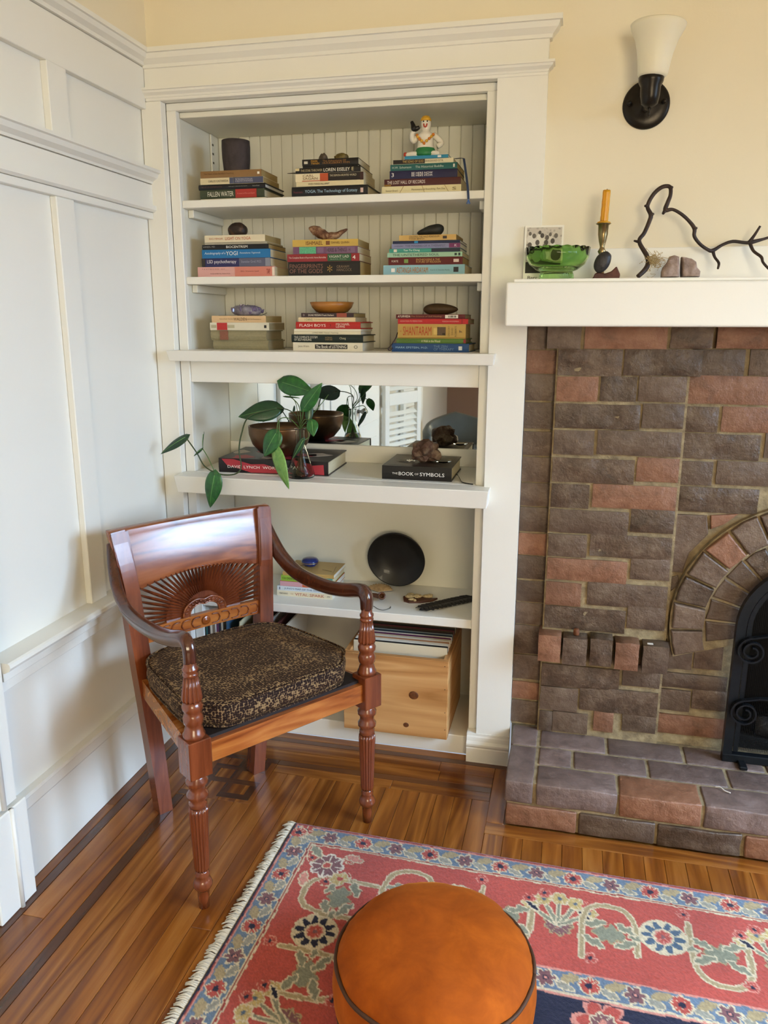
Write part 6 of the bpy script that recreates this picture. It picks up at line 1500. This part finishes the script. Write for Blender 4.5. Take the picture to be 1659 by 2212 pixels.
# outer blue guard border: red rosettes alternating with palmettes and leaves
def guard(center, t0, t1, step, ph):
    k = 0; t_ = t0
    while t_ < t1:
        for left in (True, False):
            reg = onleft if left else ~onleft
            if left: u, v = (A_-center), (B_-t_)
            else: u, v = (A_-t_), (B_-center)
            near = (np.abs(u) < .075) & (np.abs(v) < .075) & (np.abs(D-center) < .031)
            if not near.any(): continue
            u = np.where(near, u, 9); v = np.where(near, v, 9)
            if k % 2 == 0: rosette(u, v, .0215, 'cream', 'red', 'navy')
            else:
                al = PI/2 if left else 0
                put_c(petals(u, v, 6, .026, .45, .6), 'cream'); put_c(petals(u, v, 6, .021, .45, .6), 'plum'); put_c(np.hypot(u, v) < .006, 'navy'); put_c(np.hypot(u, v) < .0035, 'pink')
        for s_, fc in ((.44, 'grey'), (.56, 'tan')):
            q_ = t_+step*s_
            for left in (True, False):
                u, v = (A_-center-(.012 if s_ < .5 else -.010), B_-q_) if left else (A_-q_, B_-center-(.012 if s_ < .5 else -.010))
                near = (np.abs(u) < .05) & (np.abs(v) < .05) & (np.abs(D-center) < .028)
                if not near.any(): continue
                u = np.where(near, u, 9); v = np.where(near, v, 9)
                leafm(u, v, (PI/2 if left else 0)+(.35 if s_ < .5 else -.35), .018, .0075, fc, 'cream' if s_ < .5 else 'tan')
        t_ += step; k += 1
guard(.0405, .026, 1.7, .0885, 0); guard(.359, .42, 1.7, .0885, 0)
# main red border motifs
def stroke(pts, w, fill, out, clipm=None):
    d2 = np.full(A_.shape, 9.)
    P = catmull([(p[0], p[1], 0) for p in pts], 6)
    for p, q in zip(P, P[1:]):
        dx, dy = q.x-p.x, q.y-p.y; l2 = dx*dx+dy*dy+1e-9
        t2 = np.clip(((A_-p.x)*dx+(B_-p.y)*dy)/l2, 0, 1); d2 = np.minimum(d2, np.hypot(A_-p.x-t2*dx, B_-p.y-t2*dy))
    mk = (D > .08) & (D < .327)
    put_c((d2 < w+.0035) & mk, out); put_c((d2 < w) & mk, fill)
def mapc(t_, c, left):              # (run, across) -> rug coords
    return (c, t_) if left else (t_, c)
def beast(t_, c, left, s=1, fl=1):  # the pale scrolled leaf figures, a trunk with four lobes
    for dt, dc, ang, L, w in ((0, .0, 0, .034, .022), (-.034, .030*fl, .5, .026, .008), (-.030, -.026*fl, -.4, .026, .008), (.034, .024*fl, -.5, .026, .008), (.036, -.022*fl, .5, .022, .008), (.06, 0, 0, .018, .006)):
        u, v = local(*mapc(t_+dt*s, c+dc, left)); al = ang*fl if not left else PI/2-ang*fl
        leafm(u, v, al, L, w, 'green', 'tan' if abs(dt) < .01 else 'cream', .002)
def scrollwork(t_, c, left, w=.062, h=.085, fl=1):
    P = [(t_-w, c+h*.9*fl), (t_-w, c-h*.3*fl), (t_-w*.7, c-h*.85*fl), (t_, c-h*fl), (t_+w*.7, c-h*.85*fl), (t_+w, c-h*.3*fl), (t_+w, c+h*.55*fl)]
    stroke([mapc(*p, left) for p in P], .0045, 'tan', 'cream')
MC = .203
for left, ts in ((True, (.36, .86)), (False, (.47, .93, 1.40))):
    for n_, t_ in enumerate(ts):
        for d_ in (-.115, .115):
            scrollwork(t_+d_, MC, left, .058, .088, -1 if d_ > 0 else 1)
            beast(t_+d_, MC+.0, left, 1 if d_ < 0 else -1, 1)
        u, v = local(*mapc(t_, MC-.02, left)); dark = 'navy' if left else 'dblue'
        put_c(np.hypot(u, v) < .052, 'cream'); put_c(petals(u, v, 10, .047, .5), dark); put_c(np.hypot(u, v) < .024, 'cream'); rosette(u, v, .018, 'pink', 'red', 'plum', 8)
        t2 = t_+.235
        u, v = local(*mapc(t2, MC, left)); rosette(u, v, .030, 'tan', 'plum', 'red', 9, 'grey')
        for al in (-.9, -.45, 0, .45, .9):
            a2 = al+(-PI/2 if not left else PI); p0 = mapc(t2, MC, left); p1 = (p0[0]+.085*math.cos(a2), p0[1]+.085*math.sin(a2)); stroke([p0, ((p0[0]+p1[0])/2, (p0[1]+p1[1])/2+.004), p1], .0035, 'green', 'cream')
            u, v = local(*p1); rosette(u, v, .019, 'cream', 'gold', 'dblue', 6, 'tan')
        for dt, dc in ((.165, .075), (.165, -.07), (.305, .08), (.30, -.075), (.20, -.095), (.05, -.105)):
            u, v = local(*mapc(t_+dt, MC+dc, left)); rosette(u, v, .014, 'pink', 'red', 'navy', 6)
        for dt in (.175, .29):
            u, v = local(*mapc(t_+dt, MC-.045, left)); leafm(u, v, .9 if left else .7, .018, .005, 'navy', 'cream')
u, v = local(.140, .145); rosette(u, v, .040, 'white', 'plum', 'red', 8, 'cream')
for da, db, r_ in ((.05, -.035, .016), (-.045, -.02, .015), (.055, .03, .015), (.015, .058, .015)):
    u, v = local(.140+da, .145+db); rosette(u, v, r_, 'cream', 'red', 'navy', 6)
u, v = local(.185, .185); rosette(u, v, .022, 'cream', 'gold', 'red', 5)
for a0, b0, an in ((.098, .100, .8), (.20, .105, .2), (.100, .205, 1.4)): u, v = local(a0, b0); leafm(u, v, an, .024, .009, 'green' if an == .8 else 'pink', 'cream')
# navy field with large flowers and vines
fld = D > .40
rf = np.random.default_rng(9)
save = col.copy()
for k in range(34):
    a0, b0 = rf.uniform(.42, 1.75), rf.uniform(.42, 1.3); u, v = local(a0, b0); kind = k % 4
    if kind == 0: rosette(u, v, .05, 'cream', 'red', 'plum', 8, 'pink')
    elif kind == 1: leafm(u, v, rf.uniform(0, 3), .06, .022, 'grey', 'cream', .006)
    elif kind == 2: leafm(u, v, rf.uniform(0, 3), .075, .012, 'pink', 'red', .008)
    else: rosette(u, v, .035, 'white', 'green', 'red', 7, 'cream')
for a0 in (.52, .80, 1.08, 1.36, 1.64):
    u, v = local(a0, .445); put_c(petals(u, v, 6, .062, .4), 'pink'); put_c(petals(u, v, 6, .05, .4), 'red'); rosette(u, v, .026, 'cream', 'plum', 'pink', 7)
col[~fld] = save[~fld]
# yarn variation (abrash and knot grain)
col *= (.86+.28*vnoise(aa, bb_, 9, 5))[..., None]*(.80+.40*rng.random((nb, na)))[..., None]
th_ = -.021; ct_, st_ = math.cos(th_), math.sin(th_)
org_r = Vector((.549, -.4345, 0))
co_ = np.empty((nb, na, 3)); co_[..., 0] = aa; co_[..., 1] = -bb_; co_[..., 2] = .0075+.0012*rng.random((nb, na))+.0008*vnoise(aa, bb_, 12, 8)
edge = np.minimum(np.minimum(aa, RA-aa), np.minimum(bb_, RB-bb_)); co_[..., 2] = np.where(edge < .002, .001, co_[..., 2])
me = bpy.data.meshes.new('pile'); nv = na*nb; me.vertices.add(nv); me.vertices.foreach_set('co', co_.ravel())
idx = np.arange(nv).reshape(nb, na); q = np.stack([idx[:-1, :-1], idx[1:, :-1], idx[1:, 1:], idx[:-1, 1:]], -1).reshape(-1, 4)
me.loops.add(q.size); me.loops.foreach_set('vertex_index', q.ravel().astype(np.int32)); me.polygons.add(len(q))
me.polygons.foreach_set('loop_start', np.arange(0, q.size, 4, dtype=np.int32)); me.polygons.foreach_set('use_smooth', np.ones(len(q), bool)); me.update(calc_edges=True); me.validate()
at_ = me.color_attributes.new('yarn', 'FLOAT_COLOR', 'POINT'); at_.data.foreach_set('color', np.concatenate([np.clip(col, 0, 1).reshape(-1, 3), np.ones((nv, 1))], 1).ravel().astype(np.float32))
mt, t, b = nt('knotted_wool'); an = t.nodes.new('ShaderNodeAttribute'); an.attribute_name = 'yarn'; t.links.new(an.outputs['Color'], b.inputs['Base Color'])
b.inputs['Roughness'].default_value = .95; b.inputs['Specular IOR Level'].default_value = .15; b.inputs['Sheen Weight'].default_value = .25; b.inputs['Sheen Roughness'].default_value = .5
v = coords(t); bump(t, b, noisen(t, v, 500, 3), .5, .002)
rug = thing('oriental_rug', 'red, blue and navy patterned oriental rug with a white fringe', 'rug', tuple(org_r), th_)
obj('pile', me, mt, rug)
bm = bmesh.new(); rf2 = random.Random(8); b2 = .0
while b2 < RB:
    ln = rf2.uniform(.020, .030); dy = rf2.uniform(-.012, .004); z0 = rf2.uniform(.003, .007)
    tube([(.002, -b2, .004), (-ln*.45, -b2+dy*.4, z0+.003), (-ln, -b2+dy, .002)], [.0022, .0026, .0014], 5, 3, bm); b2 += .0034
o = obj('fringe', bm, plain('fringe_cotton', 'd8cdb6', .9, var=.12, nscale=200), rug, True); o['kind'] = 'stuff'
# ================================================================== round velvet floor cushion
mt, t, b = nt('orange_velvet'); v = coords(t)
t.links.new(ramp(t, noisen(t, v, 14, 5, .65, .4), [(.3, '8e3f03'), (.5, 'a04a05'), (.7, 'b2560a')]), b.inputs['Base Color'])
b.inputs['Roughness'].default_value = .85; b.inputs['Sheen Weight'].default_value = .4; b.inputs['Sheen Roughness'].default_value = .35; b.inputs['Sheen Tint'].default_value = lin('e08a30'); b.inputs['Specular IOR Level'].default_value = .2
bump(t, b, noisen(t, v, 25, 4), .12, .004); velvet = mt
pc = at_z(938, 2066, .135); RC = .188
zf = thing('floor_cushion', 'round burnt-orange velvet floor cushion with dark piping on the rug', 'cushion', (pc.x, pc.y, .0085))
bm = bmesh.new(); n_ = 128; rg = []
lay = [(.72, 0), (.90, .003), (.985, .014), (1.035, .045), (1.045, .075), (1.03, .105), (1.0, .126), (.965, .140), (.90, .156), (.78, .173), (.6, .186), (.4, .193), (.2, .196), (.06, .1965)]
for f_, z_ in lay:
    ring_ = []
    for i in range(n_):
        a_ = 2*PI*i/n_; pl = math.exp(-((z_-.128)/.030)**2)
        wr = pl*(.010*noise.noise(Vector((math.cos(a_)*9, math.sin(a_)*9, z_*9)))+.004*math.sin(a_*37+3*noise.noise(Vector((math.cos(a_)*4, math.sin(a_)*4, 0)))))*(1 if abs(z_-.126) > .003 else .15)
        dz = .005*noise.noise(Vector((math.cos(a_)*f_*3, math.sin(a_)*f_*3, 7)))*(1 if z_ > .13 else 0)
        ring_.append(bm.verts.new((RC*(f_+wr)*math.cos(a_), RC*(f_+wr)*math.sin(a_), z_+dz+wr*.15)))
    rg.append(ring_)
for A, Bv in zip(rg, rg[1:]):
    for i in range(n_): bm.faces.new((A[i], A[(i+1) % n_], Bv[(i+1) % n_], Bv[i]))
bm.faces.new(rg[0][::-1]); bm.faces.new(rg[-1]); obj('velvet_cover', bm, velvet, zf, True)
for z_, f_ in ((.127, 1.0), (.012, .985)):
    obj('piping', tube([Vector((RC*(f_+.006)*math.cos(2*PI*i/96), RC*(f_+.006)*math.sin(2*PI*i/96), z_+.0015*math.sin(i*.7))) for i in range(97)], .0042, 8), plain('brown_piping', '4a2c14', .7, var=.1), zf, True)
# ================================================================== grey tub chair farther back in the room (seen in the mirror)
lea = plain('grey_leather', '4c5150', .3, var=.15, nscale=12)
tc = thing('tub_chair', 'dark grey leather tub chair reflected in the niche mirror', 'armchair', (.43, -2.98, 0), -.3); tc.scale = (.85, .85, 1)
bm = bmesh.new(); rg = []
for k in range(31):
    a_ = PI*(-.12)+PI*1.24*k/30; top = .66-.13*abs(k-15)/15; cx2, cy2 = math.cos(a_), -math.sin(a_)
    rg.append([bm.verts.new((r_*cx2, r_*cy2, z_)) for r_, z_ in ((.22, .26), (.31, .26), (.33, .42), (.335, top-.03), (.315, top), (.285, top-.01), (.25, .42))])
for A, Bv in zip(rg, rg[1:]):
    for i in range(7): bm.faces.new((A[i], A[(i+1) % 7], Bv[(i+1) % 7], Bv[i]))
bm.faces.new(rg[0][::-1]); bm.faces.new(rg[-1]); bmesh.ops.recalc_face_normals(bm, faces=bm.faces[:]); obj('shell', bm, lea, tc, True)
obj('seat', lathe([(0, .30), (.24, .30), (.262, .34), (.262, .40), (.24, .43), (0, .44)], 40), lea, tc, True); obj('skirt', lathe([(.20, .18), (.27, .19), (.28, .30)], 40, cap=True), lea, tc, True)
for sx in (-1, 1):
    for sy in (-1, 1): obj('leg', tube([(sx*.17, sy*.17, 0), (sx*.15, sy*.15, .20)], [.014, .02], 10), teak_d, tc, True)
